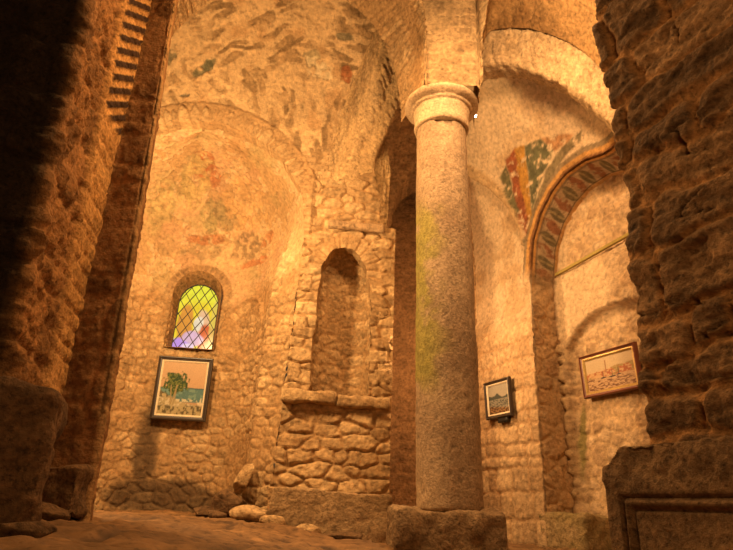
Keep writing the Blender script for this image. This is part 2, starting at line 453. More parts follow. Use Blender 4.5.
# ------------------------------------------------------------------ apse
WX = -2.08                                     # window axis
def apse_R(z): return 1.16 + .039 * np.clip(z, 0, AZ)
def f_apse(U, V):
    a = U / 1.27
    R = apse_R(V) + .02; ph = np.maximum(V - AZ, 0) / 1.28
    am = np.minimum(np.maximum(a, 0), np.maximum(math.pi - a, 0))                     # splayed jambs, then the curve of the apse
    g = np.where(am < .30, .21 * am / .30, .21 * (1 - smooth(.30, 1.25, am)))
    R = R * (1 - g * (1 - .75 * smooth(AZ - .5, AZ + .5, V)))
    y0 = 5.62
    return np.stack([AX + R * np.cos(ph) * np.cos(a), y0 + .02 + R * np.cos(ph) * np.sin(a),
                     np.where(V < AZ, V, AZ + R * np.sin(ph))], -1)
UW = 1.27 * (math.pi / 2 + .105)               # u of the window axis
win_out = arch_poly(UW - .29, UW + .29, 2.06, 2.72, .33, 20)
FRES = ((203, 165, 10, 14, 10, (.47, .20, .10)), (213, 176, 8, 9, 0, (.50, .24, .125)), (236, 148, 12, 14, 30, (.60, .40, .22)), (193, 164, 10, 8, 0, (.36, .29, .17)), (180, 190, 9, 14, 20, (.48, .38, .2)),
        (196, 180, 14, 26, 15, (.54, .42, .21)), (160, 205, 13, 26, 15, (.56, .45, .24)), (214, 215, 11, 20, 20, (.42, .35, .19)), (226, 218, 9, 16, -30, (.37, .29, .17)), (203, 250, 18, 10, 0, (.37, .28, .16)),
        (205, 240, 16, 5, 0, (.50, .25, .13)), (249, 246, 13, 17, 25, (.32, .235, .14)), (256, 262, 12, 4, -25, (.52, .24, .12)), (268, 240, 4, 13, 30, (.54, .28, .14)), (165, 245, 12, 9, 0, (.50, .36, .2)), (245, 205, 20, 25, 0, (.62, .42, .22)))
def look_apse(U, V, P, px, py, sd):
    h, col = masonry(U, V, P, 31, .105, .2, .012, .024, ST1, ST2, MORT, .018, .045, .10, True)
    n = fbm(P, 3, 4, 91); nf = fbm(P, 15, 4, 92)
    pl = smooth(2.55, 2.85, V + .22 * fbm(P, 2.4, 3, 93))
    pc = PLAS * (1 + .12 * n + .10 * nf)[..., None]
    ph = .02 + .008 * nf + .014 * n
    lay = fbm(P, 2.6, 5, 95, .6); big = smooth(.0, .05, lay); rim = smooth(.045, .0, np.abs(lay + .03))
    pc = mixc(pc, np.array((.52, .36, .19)) * (1 + .2 * nf)[..., None], big * .6); ph = ph - .014 * big + .008 * rim
    pc = mixc(pc, np.array((.72, .58, .40)), rim * .45)
    pc = mixc(pc, np.array((.58, .37, .24)), smooth(.1, .4, fbm(P, 3.1, 3, 96)) * .4); pc = mixc(pc, np.array((.45, .37, .2)), smooth(.15, .45, fbm(P, 4.3, 4, 97)) * .45)
    for k, (cx, cy, rx, ry, an, cc) in enumerate(FRES):
        q = blob(px, py, cx, cy, rx, ry, an, P, 101 + k, .22, 7)
        q = q * smooth(-.28, .12, fbm(P, 19, 4, 140 + k) + .1); pc = mixc(pc, np.array(cc) * (1 + .4 * nf + .2 * n)[..., None], q * .72); ph = ph - .010 * q + .008 * q * nf
    # hooded patch right of the window, ring of stones above the window
    h = h * (1 - pl) + ph * pl; col = mixc(col, pc, pl)
    u2, r2 = ring_coords(U, V, (UW, 2.72), .33)
    hr, cr = masonry(u2, r2 + .3, P, 33, .4, .07, .012, .014, BR1, ST2, MORT, .008, .01)
    q = smooth(.15, .12, polysd(U, V, win_out)) * smooth(2.7, 2.8, V) * .7
    h = h * (1 - q) + hr * q; col = mixc(col, cr, q)
    u2, r2 = ring_coords(U, V, (UW - .78, 2.25), .3)
    r = np.hypot((U - UW + .72) / .30, (V - 2.22) / .38)
    hr, cr = masonry(u2, r2 + .3, P, 34, .09, .12, .012, .02, ST1, ST2, MORT, .008, .02)
    q = smooth(1.25, 1.15, r) * smooth(2.12, 2.25, V)
    h = h * (1 - q) + hr * q; col = mixc(col, cr, q)
    h = h + .035 * smooth(.10, .0, np.abs(r - 1.25)) * smooth(2.2, 2.35, V)
    # darker patches low on the wall
    st = blob(px, py, 145, 452, 11, 38, 8, P, 120, .5, 5); st = np.maximum(st, blob(px, py, 170, 500, 70, 16, 3, P, 121, .5, 4))
    col = mixc(col, np.array((.10, .065, .04)) * (1 + .3 * nf)[..., None], st * .72)
    return np.maximum(h, .001), col
wall_apse = setting(surface('wall_apse', f_apse, (-.03, 1.27 * math.pi + .03), (0, AZ + 1.28 * (math.pi / 2 - .01)), .0125, look_apse, M_PLASTER,
                    lambda U, V: polysd(U, V, win_out) + .008 * vnoise(uvp(U, V), 12, 3), face=(AX, 5.2, 2.2)))

# window: reveal, frame, pane, leading -- in the frame of the apse wall at the window
aw = UW / 1.27
WC = np.array([AX + apse_R(2.3) * math.cos(aw), 5.58 + apse_R(2.3) * math.sin(aw), 0])
Wn = np.array([math.cos(aw), math.sin(aw), 0]); Wt = np.array([math.sin(aw), -math.cos(aw), 0])    # outwards, to the right
def wpt(s, z, d): return WC + Wt * s + Wn * d + np.array([0, 0, z])
ol = resample(arch_poly(-.30, .30, 2.05, 2.72, .34, 20), .02); il = resample(arch_poly(-.25, .25, 2.08, 2.66, .28, 20), .02)
n_ = min(len(ol), len(il)); ol = resample(ol, 9e9) if False else ol
def same(poly, n):
    L = np.concatenate([[0], np.cumsum(np.linalg.norm(np.diff(poly, axis=0), axis=1))]); t = np.linspace(0, L[-1], n)
    return np.stack([np.interp(t, L, poly[:, k]) for k in range(poly.shape[1])], -1)
win_o = np.vstack([arch_poly(-.30, .30, 2.05, 2.72, .34, 20), [(-.30, 2.05)]]); win_i = np.vstack([arch_poly(-.25, .25, 2.09, 2.66, .28, 20), [(-.25, 2.09)]])
A3 = np.array([wpt(s, z, -.02) for s, z in same(win_o, 90)]); B3 = np.array([wpt(s, z, .17) for s, z in same(win_i, 90)])
fL, LL, WW = loft([A3, B3])
window = empty('window_1', wpt(0, 2.09, .15), 'small arched window of yellow stained glass with diamond leading above the seaside painting', 'window')
window['kind'] = 'structure'
def sub(o, parent):
    o.parent = parent; o.matrix_parent_inverse = __import__('mathutils').Matrix.Translation(-parent.location); return o
def look_rev(U, V, P, px, py, sd):
    h, c = masonry(U, V, P, 35, .4, .09, .012, .010, BR1, ST2, MORT, .006, .01); return h, c
sub(surface('window_reveal', fL, (0, LL), (0, WW), .012, look_rev, M_STONE, face=wpt(0, 2.4, .05)), window)
def glass_grid():
    n, m = 70, 110
    U, V = np.meshgrid(np.linspace(-.25, .25, n), np.linspace(2.08, 2.95, m))
    sd = polysd(U, V, win_i); P = WC + Wt * U[..., None] + Wn * .175 + np.stack([0 * U, 0 * U, V], -1)
    Q = uvp(U, V)
    col = mixc((1.0, .70, .04), (.95, .88, .06), smooth(2.5, 2.8, V + .2 * fbm(Q, 5, 2, 4)))
    def put(c, cx, cz, rx, rz, k=1.0):
        q = smooth(1.15, .85, np.hypot((U - cx) / rx, (V - cz) / rz) + .25 * fbm(Q, 10, 2, 8)); return mixc(col, c, q * k)
    col = put((.85, .34, .05), -.13, 2.42, .10, .22); col = put((.95, .55, .28), .08, 2.38, .09, .24); col = put((.98, .80, .55), .03, 2.42, .06, .10)
    col = put((.75, .12, .03), .14, 2.24, .10, .17); col = put((.82, .5, .62), -.02, 2.22, .12, .10); col = put((.62, .33, .80), -.17, 2.12, .13, .10)
    col = put((.85, .6, .12), .22, 2.42, .05, .3, .7); col = put((.95, .7, .85), -.05, 2.11, .08, .05)
    keep = sd < .012
    idx = np.arange(n * m).reshape(m, n); kk = keep[:-1, :-1] & keep[1:, 1:] & keep[1:, :-1] & keep[:-1, 1:]
    F = np.stack([idx[:-1, :-1], idx[:-1, 1:], idx[1:, 1:], idx[1:, :-1]], -1)[kk]
    used = np.unique(F); mp = np.full(n * m, -1); mp[used] = np.arange(len(used))
    return link_mesh('stained_glass_pane', P.reshape(-1, 3)[used], mp[F], M_GLASS, col.reshape(-1, 3)[used] * .95, smooth_=False)
sub(glass_grid(), window)

def bars(segs, w, d, frame):
    """square bars along 3D segments; frame = (side, normal)"""
    V, F = [], []
    for a, b in segs:
        a = np.array(a, float); b = np.array(b, float); t = b - a; L = np.linalg.norm(t)
        if L < 1e-6: continue
        t /= L; n = np.array(frame, float); s = np.cross(t, n); s /= max(np.linalg.norm(s), 1e-9)
        k = len(V)
        for p in (a, b):
            for (i, j) in ((-1, -1), (1, -1), (1, 1), (-1, 1)): V.append(p + s * w * i / 2 + n * d * j / 2)
        F += [(k, k + 1, k + 5, k + 4), (k + 1, k + 2, k + 6, k + 5), (k + 2, k + 3, k + 7, k + 6), (k + 3, k, k + 4, k + 7), (k, k + 3, k + 2, k + 1), (k + 4, k + 5, k + 6, k + 7)]
    return V, F
def lattice():
    segs = []; step = .165; slope = 1.35
    for sgn in (1, -1):
        for k in range(-14, 30):
            c = 2.0 + k * step * slope * .5 * 1.6
            s = np.linspace(-.26, .26, 200); z = c + sgn * slope * 1.15 * s
            ins = polysd(s, z, win_i) < .006
            if ins.sum() < 3: continue
            i = np.where(ins)[0]
            segs.append((wpt(s[i[0]], z[i[0]], .168), wpt(s[i[-1]], z[i[-1]], .168)))
    return bars(segs, .009, .01, Wn)
V, F = lattice(); sub(link_mesh('leading', V, F, M_LEAD, smooth_=False), window)
fr = same(win_i, 70); segs = [(wpt(fr[i][0], fr[i][1], .166), wpt(fr[i + 1][0], fr[i + 1][1], .166)) for i in range(len(fr) - 1)]
V, F = bars(segs, .022, .025, Wn); sub(link_mesh('window_frame', V, F, M_LEAD, smooth_=False), window)

# ------------------------------------------------------------------ niche
NXc, NR = -.22, .305
def f_niche(U, V):
    a = U / NR; ph = np.clip(np.maximum(V - 2.60, 0) / .36, 0, 1.56)
    return np.stack([NXc + NR * np.cos(ph) * np.cos(a), Y0 + .05 + .27 * np.cos(ph) * np.sin(a), np.where(V < 2.60, V, 2.60 + .36 * np.sin(ph))], -1)
setting(surface('wall_niche', f_niche, (0, NR * math.pi), (1.30, 2.60 + .36 * 1.55), .013, look_plainwall(41, rowh=.10, ln=.17, amp=.016), M_STONE, face=(NXc, 5.4, 2)))

def rough_box(name, c, size, mat, cols, seed, rz=0.0, amp=.02, freq=5, bev=.18, n=None, parent=None, tilt=0.0, res=.03):
    """a block of stone: every face gridded, corners worn, faces uneven"""
    V, F = [], []; sx, sy, sz = size
    key = {}
    nx, ny, nz = [max(3, min(40, int(s / res))) for s in size]
    def vid(i, j, k):
        t = (i, j, k)
        if t not in key: key[t] = len(V); V.append((i / nx * 2 - 1, j / ny * 2 - 1, k / nz * 2 - 1))
        return key[t]
    for i in range(nx):
        for j in range(ny):
            F.append((vid(i, j, 0), vid(i, j + 1, 0), vid(i + 1, j + 1, 0), vid(i + 1, j, 0)))
            F.append((vid(i, j, nz), vid(i + 1, j, nz), vid(i + 1, j + 1, nz), vid(i, j + 1, nz)))
    for i in range(nx):
        for k in range(nz):
            F.append((vid(i, 0, k), vid(i + 1, 0, k), vid(i + 1, 0, k + 1), vid(i, 0, k + 1)))
            F.append((vid(i, ny, k), vid(i, ny, k + 1), vid(i + 1, ny, k + 1), vid(i + 1, ny, k)))
    for j in range(ny):
        for k in range(nz):
            F.append((vid(0, j, k), vid(0, j, k + 1), vid(0, j + 1, k + 1), vid(0, j + 1, k)))
            F.append((vid(nx, j, k), vid(nx, j + 1, k), vid(nx, j + 1, k + 1), vid(nx, j, k + 1)))
    X = np.array(V, float); half = np.array(size) / 2
    Q = X * half; r = bev * half.min()
    inner = np.clip(Q, -(half - r), half - r); dd = Q - inner; ln = np.linalg.norm(dd, axis=1, keepdims=True)
    Q = inner + np.where(ln > 1e-9, dd / np.maximum(ln, 1e-9) * np.minimum(ln, r), 0)
    nrm = dd / np.maximum(ln, 1e-9)
    S = Q + np.array([seed * 3.7, seed * 1.3, 0])
    h = amp * (fbm(S, freq, 4, seed) * 1.6 + .35 * fbm(S, freq * 5, 3, seed + 2))
    Q = Q + nrm * h[:, None]
    cr, sr = math.cos(rz), math.sin(rz); ct, st = math.cos(tilt), math.sin(tilt)
    Q = np.stack([Q[:, 0] * ct - Q[:, 2] * st, Q[:, 1], Q[:, 0] * st + Q[:, 2] * ct], -1)
    Q = np.stack([Q[:, 0] * cr - Q[:, 1] * sr, Q[:, 0] * sr + Q[:, 1] * cr, Q[:, 2]], -1)
    nn = fbm(S, 6, 4, seed + 8); nf = fbm(S, 28, 3, seed + 9)
    col = mixc(cols[0], cols[1], np.clip(.5 + .9 * nn, 0, 1)) * (1 + .25 * nf)[:, None]
    o = link_mesh(name, Q, F, mat, col, None)
    o.location = tuple(map(float, c))
    if parent is not None: o.parent = parent
    return o

def rock(name, c, size, mat, cols, seed, rz=0.0, ry=0.0):
    import bmesh
    bm = bmesh.new(); bmesh.ops.create_icosphere(bm, subdivisions=4, radius=1.0)
    X = np.array([v.co[:] for v in bm.verts]); F = [[v.index for v in f.verts] for f in bm.faces]; bm.free()
    rs = np.random.RandomState(seed)
    for k in range(11):
        n = rs.normal(size=3); n /= np.linalg.norm(n); d = rs.uniform(.55, .85)
        e = X @ n - d; X = X - np.where(e > 0, e, 0)[:, None] * n * .92
    X = X * (1 + .10 * fbm(X + seed, 2.5, 4, seed))[:, None]
    X[:, 2] = np.maximum(X[:, 2], -.8)
    Q = X * np.array(size) / 2
    c_, s_ = math.cos(ry), math.sin(ry); Q = np.stack([Q[:, 0] * c_ + Q[:, 2] * s_, Q[:, 1], -Q[:, 0] * s_ + Q[:, 2] * c_], -1)
    c_, s_ = math.cos(rz), math.sin(rz); Q = np.stack([Q[:, 0] * c_ - Q[:, 1] * s_, Q[:, 0] * s_ + Q[:, 1] * c_, Q[:, 2]], -1)
    nn = fbm(X + seed, 3, 4, seed + 4); nf = fbm(X + seed, 14, 3, seed + 5)
    col = mixc(cols[0], cols[1], np.clip(.5 + .9 * nn, 0, 1)) * (1 + .25 * nf)[:, None]
    o = link_mesh(name, Q, F, mat, col, None); o.location = tuple(map(float, c)); return o

SC = (ST1, ST2); DC = ((.26, .165, .09), (.16, .10, .055))
# sill stones and the stone over the niche are built into the wall
rough_box('niche_sill', (-.50, 5.60, 1.315), (.52, .26, .12), M_STONE, SC, 51, .0, .018, 7, .3, parent=wall_back, tilt=-.02)
rough_box('niche_sill', (.02, 5.61, 1.285), (.50, .24, .11), M_STONE, SC, 52, .0, .014, 7, .3, parent=wall_back, tilt=-.02)
rough_box('lintel_stone', (-.13, 5.60, 3.14), (.60, .16, .085), M_STONE, ((.50, .36, .22), (.42, .29, .17)), 53, 0, .006, 9, .15, parent=wall_back, tilt=-.05)
for k, (x, z, w, hh) in enumerate(((-.655, 1.55, .14, .17), (-.63, 2.05, .12, .16), (-.61, 2.50, .12, .18), (.2, 1.55, .17, .15), (.2, 2.2, .15, .14))):
    rough_box('quoin_stone', (x, 5.66, z), (w, .2, hh), M_STONE, SC, 60 + k, 0, .02, 7, .35, parent=wall_back)

# ------------------------------------------------------------------ passage wall behind the column
Y1 = 6.6; ZV1, RV1 = 3.3, 1.7
def f_pass(U, V):
    th = np.maximum(V - ZV1, 0) / RV1
    return np.stack([U, Y1 - RV1 * (1 - np.cos(th)), np.where(V < ZV1, V, ZV1 + RV1 * np.sin(th))], -1)
pass_arch = arch_poly(.30, 1.02, .2, 3.85, .52, 20)
def look_pass(U, V, P, px, py, sd):
    h, c = masonry(U, V, P, 71, .11, .18, .02, .024, (.52, .345, .19), (.37, .24, .13), (.52, .35, .19), .012, .04, 0, True)
    s = polysd(U, V, pass_arch); pl = smooth(3.9, 4.3, V) * smooth(.75, 1.0, U)
    nf = fbm(P, 15, 4, 72)
    c = mixc(c, PLAS * (1 + .1 * nf)[..., None], pl); h = h * (1 - pl) + pl * (.02 + .006 * nf)
    return h, c
setting(surface('wall_passage', f_pass, (-.1, 1.7), (0, 5.6), .024, look_pass, M_STONE, lambda U, V: polysd(U, V, pass_arch), skirt=((0, 1, 0), .46)))
def f_pass2(U, V): return np.stack([U, np.full_like(U, 7.05), V], -1)
setting(surface('wall_passage_recess', f_pass2, (-.3, 1.6), (0, 5.4), .03, look_plainwall(73, (.50, .31, .16), (.36, .22, .115), (.50, .31, .16)), M_STONE))

# ------------------------------------------------------------------ right wall (two blind arches, pendentive vault)
RD = np.array([.39, -.92, 0]) / math.hypot(.39, .92); RN = np.array([-.92, -.39, 0]) / math.hypot(.39, .92)
R0 = np.array([1.27, 6.6, 0]); ZV2, RV2 = 3.15, 2.6
def f_right(U, V):
    th = np.maximum(V - ZV2, 0) / RV2
    off = RV2 * (1 - np.cos(th)); z = np.where(V < ZV2, V, ZV2 + RV2 * np.sin(th))
    return R0 + RD * U[..., None] + RN * off[..., None] + np.stack([0 * U, 0 * U, z], -1)
def r_uz(px, py, dep=0.0):
    p = atplane(px, py, R0 - RN * dep, RN); return (float(np.dot(p - R0, RD)), float(p[2]))
UC = r_uz(545, 500)[0]                           # the pier corner
fo = [r_uz(*q) for q in ((530, 262), (533, 240), (541, 214), (553, 192), (568, 174), (588, 160), (606, 154))]
fo = [(UC, .0), (UC, 1.4), (UC + .01, 2.2), (UC + .02, 2.65)] + [(u, z) for u, z in fo[1:]]
mirror_u = fo[-1][0] + .05
fo_poly = np.array(fo + [(2 * mirror_u - u, z) for u, z in fo[::-1]])
la = np.array([r_uz(*q) for q in ((470, 172), (484, 178), (500, 192), (513, 210), (522, 232), (528, 262))])
def look_right(U, V, P, px, py, sd):
    h, c = masonry(U, V, P, 81, .17, .25, .022, .02, (.60, .435, .26), (.44, .305, .175), (.50, .34, .19), .010, .04, -.08)
    n = fbm(P, 3, 4, 82); nf = fbm(P, 16, 4, 83)
    pl = smooth(2.2, 2.5, V + .25 * fbm(P, 2.5, 3, 84))
    pc = np.array((.68, .52, .34)) * (1 + .09 * n + .07 * nf)[..., None]
    pc = mixc(pc, np.array((.50, .33, .17)), smooth(.15, .5, fbm(P, 3.2, 3, 85)) * .5)
    ph = .015 + .004 * nf + .008 * n
    h = h * (1 - pl) + ph * pl; c = mixc(c, pc, pl)
    # recessed blind arch on the left and its rib
    cur = np.interp(U, la[:, 0], la[:, 1], left=9, right=-9)
    under = smooth(.02, -.02, V - cur) * (U < la[-1, 0]) * smooth(2.2, 2.5, V)
    h = h - .07 * under
    rib = smooth(.14, .10, np.abs(V - cur - .12)) * (U < la[-1, 0]); hb, cb = masonry(U * 1.4, V, P, 86, .3, .09, .012, .018, ST1, ST2, MORT, .006, .01)
    h = h + .03 * rib + hb * rib * .5; c = mixc(c, mixc(cb, PLAS, .55), rib)
    # painted fragment on the vault
    def poly(pts, cc, k=.95):
        e = smooth(1.2, -1.2, polysd(px + 1.6 * fbm(P, 10, 2, 87), py + 1.6 * fbm(P, 10, 2, 88), pts))
        return mixc(c, np.array(cc) * (1 + .4 * nf + .2 * n)[..., None], e * k * smooth(-.5, -.1, fbm(P, 18, 4, 89)))
    c = poly([(500, 178), (508, 164), (512, 185), (519, 205), (524, 222), (513, 205)], (.19, .17, .09))
    c = poly([(507, 160), (517, 146), (522, 175), (530, 215), (531, 250), (526, 238), (516, 198)], (.33, .12, .055))
    c = poly([(516, 147), (526, 145), (529, 180), (533, 215), (531, 245), (528, 215), (520, 180)], (.52, .30, .08))
    c = poly([(526, 146), (541, 139), (555, 150), (548, 168), (538, 190), (533, 214), (529, 180)], (.18, .175, .10))
    c = poly([(541, 139), (562, 135), (575, 134), (570, 142), (556, 152)], (.46, .27, .14))
    c = poly([(532, 226), (536, 200), (549, 168), (566, 144), (584, 129), (582, 141), (566, 156), (552, 178), (541, 202)], (.27, .215, .125))
    # red and dark borders round the arch
    s = polysd(U, V, fo_poly)
    up = smooth(2.6, 2.85, V)
    c = mixc(c, np.array((.28, .21, .125)), smooth(.13, .12, s) * up * .85 * (1 + 0 * s))
    c = mixc(c, np.array((.60, .35, .13)), smooth(.075, .065, s) * up * .9)
    c = mixc(c, np.array((.24, .12, .06)), smooth(.028, .02, s) * up * .8)
    h = np.where((s < .12) & (V > 2.6), np.maximum(.02 + .003 * nf, 0), h)
    return h, c
wall_right = setting(surface('wall_right', f_right, (-.3, 2 * mirror_u - UC + 1.0), (0, 5.9), .016, look_right, M_PLASTER,
                     lambda U, V: polysd(U, V, fo_poly), face=(0.3, 4, 1.5), skirt=(-RN, .05)))
DEP = .33
pa = same(fo_poly, 140)
Af = f_right(pa[:, 0], pa[:, 1]); Bf = R0 + RD * pa[:, :1] - RN * DEP + np.stack([0 * pa[:, 0], 0 * pa[:, 0], pa[:, 1] - .06 * smooth(2.6, 3, pa[:, 1])], -1)
fL, LL, WW = loft([Af, Bf])
def look_soffit(U, V, P, px, py, sd):
    h, c = masonry(V, P[..., 2], P, 91, .15, .25, .02, .018, (.60, .43, .25), (.46, .31, .175), (.55, .38, .21), .014, .05, .1, True)
    nf = fbm(P, 18, 4, 92); n = fbm(P, 4, 3, 93)
    up = smooth(2.5, 2.62, P[..., 2] + .05 * n); v = V / WW
    # rows of dark leaves between red lozenges on a pale ground
    per = .27; ph = (U / per) % 1.0; ph2 = (U / per + .5) % 1.0
    g = np.array((.52, .40, .26)) * (1 + .2 * nf)[..., None]
    ang = (v - .5) * .9
    leaf = smooth(1.1, .9, np.hypot((ph - .5 + ang * .35) / .20, (v - .5) / .34)); loz = smooth(1.1, .9, np.abs(ph2 - .5 + ang * .35) / .24 + np.abs(v - .5) / .60)
    g = mixc(g, np.array((.34, .15, .08)), loz * .8 * smooth(-.35, 0, nf)); g = mixc(g, np.array((.21, .175, .105)), leaf * .85)
    g = mixc(g, np.array((.46, .38, .22)), leaf * smooth(.05, .03, np.abs((ph - .5 + ang * .35) - (v - .5) * .2)) * .7)
    ed = smooth(.10, .08, v); g = mixc(g, np.array((.62, .37, .15)), ed)
    ed = smooth(.035, .0, np.abs(v - .125)); g = mixc(g, np.array((.16, .11, .06)), ed)
    ed = smooth(.84, .87, v); g = mixc(g, np.array((.56, .35, .16)), ed)
    ed = smooth(.03, .0, np.abs(v - .83)); g = mixc(g, np.array((.16, .11, .06)), ed)
    low = smooth(2.85, 2.6, P[..., 2] + .1 * n); g = mixc(g, np.array((.40, .28, .16)) * (1 + .3 * nf)[..., None], low * .75)
    return h * (1 - up) + (.02 + .003 * nf) * up, mixc(c, g, up)
setting(surface('trim_2', fL, (0, LL * .75), (0, WW), .012, look_soffit, M_PLASTER, face=R0 + RD * mirror_u + np.array([-.3, -.1, 1.6])))

# recess wall behind the painted arch
RB = R0 - RN * DEP
def f_rec(U, V): return RB + RD * U[..., None] + np.stack([0 * U, 0 * U, V], -1)
def rb_uz(px, py): p = atplane(px, py, RB, RN); return (float(np.dot(p - RB, RD)), float(p[2]))
seg = [rb_uz(*q) for q in ((577, 520), (572, 420), (569, 350), (578, 331), (592, 318), (612, 306), (634, 300), (660, 300), (690, 320))]
seg_poly = np.array(seg + [(seg[-1][0], .2)])
led = [rb_uz(557, 277), rb_uz(627, 240)]
def look_rec(U, V, P, px, py, sd):
    h, c = masonry(U, V, P, 95, .12, .16, .02, .016, (.64, .48, .31), (.50, .35, .21), (.62, .45, .27), .012, .035, .05, True)
    n = fbm(P, 3, 4, 96); nf = fbm(P, 16, 4, 97)
    zl = np.interp(U, [led[0][0], led[1][0]], [led[0][1], led[1][1]])
    zl = led[0][1] + (led[1][1] - led[0][1]) / (led[1][0] - led[0][0]) * (U - led[0][0]) - .03
    pl = smooth(.0, .3, fbm(P, 2, 3, 98) + .1) * smooth(zl + .1, zl - .05, V) * smooth(1.9, 2.1, V)
    edge = smooth(.22, .14, U - led[0][0]) * (V > zl); pl = np.maximum(pl, edge)
    pc = np.array((.68, .52, .34)) * (1 + .1 * n + .07 * nf)[..., None]
    h = h * (1 - .7 * pl) + .012 * pl; c = mixc(c, pc, pl * .85)
    below = smooth(zl + .012, zl - .012, V + .02 * fbm(P, 6, 3, 99)); h = h + .035 * below
    s = polysd(U, V, seg_poly) + .02 * fbm(P, 8, 3, 94)
    ins = smooth(.015, -.015, s)
    h = h - .10 * ins
    # fallen facing beside the jamb
    rub = smooth(.2, .1, U - rb_uz(560, 420)[0] ) * smooth(2.1, 1.9, V); hb, cb = masonry(U, V, P, 89, .16, .16, .03, .07, ST1, ST2, (.36, .24, .13), .03, .06)
    h = h * (1 - rub) + hb * rub; c = mixc(c, cb, rub)
    gr = blob(px, py, 579, 440, 3, 30, 0, P, 130, .5, 6); c = mixc(c, np.array((.24, .24, .07)), gr * .6)
    return h, c
setting(surface('wall_recess', f_rec, (UC - .3, 2 * mirror_u - UC + .6), (0, 3.9), .016, look_rec, M_PLASTER))

# ------------------------------------------------------------------ arches over the nave
# spandrel wall above the column, open under both arches
YF = 4.2
def ell(x0, x1, zb, zs, rise, n=50): return arch_poly(x0, x1, zb, zs, rise, n)
a1 = ell(-2.1, .48, 3.6, 4.55, 1.32)
def a2_poly():
    m = [(p[0], p[2]) for p in nearc]
    return np.array([(m[0][0], 3.0)] + m + [(m[-1][0] + .3, 3.0)])
def f_span(U, V): return np.stack([U, np.where(U < nearc[0, 0], YF, np.interp(U, nearc[:, 0], nearc[:, 1])), V], -1)
# soffit of the left arch (column to pier)
b1 = smooth_curve([(.29, 3.91), (.285, 4.12), (.19, 4.63), (.03, 5.05), (-.24, 5.40), (-.60, 5.68), (-1.0, 5.76), (-1.5, 5.62), (-2.0, 5.2), (-2.25, 4.6), (-2.28, 3.91)], 90)
f1 = smooth_curve([(.48, 3.91), (.48, 4.30), (.47, 4.66), (.41, 4.96), (.18, 5.40), (-.2, 5.72), (-.81, 5.87), (-1.4, 5.73), (-1.95, 5.2), (-2.1, 4.55), (-2.1, 3.91)], 90)
fL, LL, WW = loft([[(x, YF - .03, z) for x, z in f1], [(x, YF + .55, z) for x, z in b1]])
def look_arch(seed, c1=ST1, c2=ST2, cm=MORT, wd=.1):
    def lk(U, V, P, px, py, sd):
        h, c = masonry(U, V, P, seed, .6, wd, .014, .02, c1, c2, cm, .014, .02, .15)
        return h, c
    return lk
setting(surface('trim_3', fL, (0, LL), (0, WW), .016, look_arch(142), M_STONE, face=(-.5, 4.4, 3)))
fL, LL, WW = loft([[(x, YF + .55, z) for x, z in b1], [(x, YF + .55, z + .5) for x, z in b1]])
# soffit of the right arch
SN = np.array([1.1, 1.3, 0]) / math.hypot(1.1, 1.3); SO = np.array([1.0, 4.75, 0])
def sp_pts(pts, back=0.0): return [atplane(x, y, SO + SN * back, SN) for x, y in pts]
far = smooth_curve([SO + np.array([-.02, .02, 3.91])] + sp_pts([(472, 88), (480, 50), (490, 31), (530, 28), (575, 45), (603, 70), (622, 105), (640, 150)]), 90)
nearc = []
for k, p in enumerate(far):
    t = k / 89.0; c = np.clip((p[0] - 1.0) / 1.0, 0, 1)
    c = np.clip((t - .08) / .4, 0, 1); nearc.append(p + np.array([-.04, -.53 - .4 * c, .40 * c]))
nearc = np.array(nearc)
fL, LL, WW = loft([nearc, far])
setting(surface('trim_4', fL, (0, LL), (0, WW), .02, look_arch(143, (.42, .27, .125), (.33, .20, .09), (.44, .28, .13), .16), M_STONE, face=(1.4, 4.0, 3)))
# inner ring of the right arch: a band of radial voussoirs, then its soffit
bt = smooth_curve(sp_pts([(470, 60), (481, 48), (490, 29), (530, 26), (575, 43), (603, 68), (622, 103), (640, 148)], .03), 90)
bb = smooth_curve(sp_pts([(470, 72), (478, 67), (496, 65), (517, 66), (555, 79), (584, 98), (609, 121), (628, 150), (640, 175)], .05), 90)
bbb = np.array([p + SN * .22 + np.array([0, 0, .0]) for p in bb])
fL, LL, WW = loft([bt, bb, bbb])
def look_band(U, V, P, px, py, sd):
    h, c = masonry(U, V + .35, P, 144, .16, .10, .014, .022, (.62, .46, .28), (.52, .37, .21), (.56, .41, .24), .02, .04, .2)
    return h, c
setting(surface('trim_5', fL, (0, LL), (0, WW), .016, look_band, M_STONE, face=(1.2, 3.0, 2)))
def look_span(U, V, P, px, py, sd):
    h, c = masonry(U, V, P, 141, .13, .24, .014, .012, (.42, .30, .17), (.31, .21, .115), (.46, .33, .185), .012, .03, .3)
    return h, c
a2p = a2_poly(); f1d = np.vstack([[(.48, 3.4)], f1, [(-2.1, 3.4)]])
setting(surface('wall_spandrel', f_span, (-3.0, 3.4), (3.93, 6.6), .02, look_span, M_STONE,
        lambda U, V: np.minimum(polysd(U, V, f1d) + .035, polysd(U, V, a2p) + .03) + .006 * vnoise(uvp(U, V), 9, 5), skirt=((0, 1, 0), .06)))
# rib from the niche pier over to the column
Lc = smooth_curve([atY(318, 203, 5.62), atY(330, 190, 5.60), atY(345, 150, 5.45), atY(365, 98, 5.2), atY(383, 45, 4.95), atY(402, -5, 4.78), atY(430, -50, 4.7)], 60)
Rc = smooth_curve([atY(386, 236, 5.63), atY(381, 200, 5.62), atY(374, 165, 5.58), atY(385, 135, 5.4), atY(402, 98, 5.2), atY(424, 52, 4.95), atY(450, 10, 4.8)], 60)
fL, LL, WW = loft([[p + np.array([-.02, -.05, .8]) for p in Lc], Lc, Rc, [p + np.array([.03, 0, .8]) for p in Rc]])
setting(surface('trim_6', fL, (0, LL), (0, WW), .017, look_arch(145, (.58, .42, .24), (.46, .32, .18), (.60, .43, .24), .09), M_STONE, face=(0, 4.5, 2.5)))

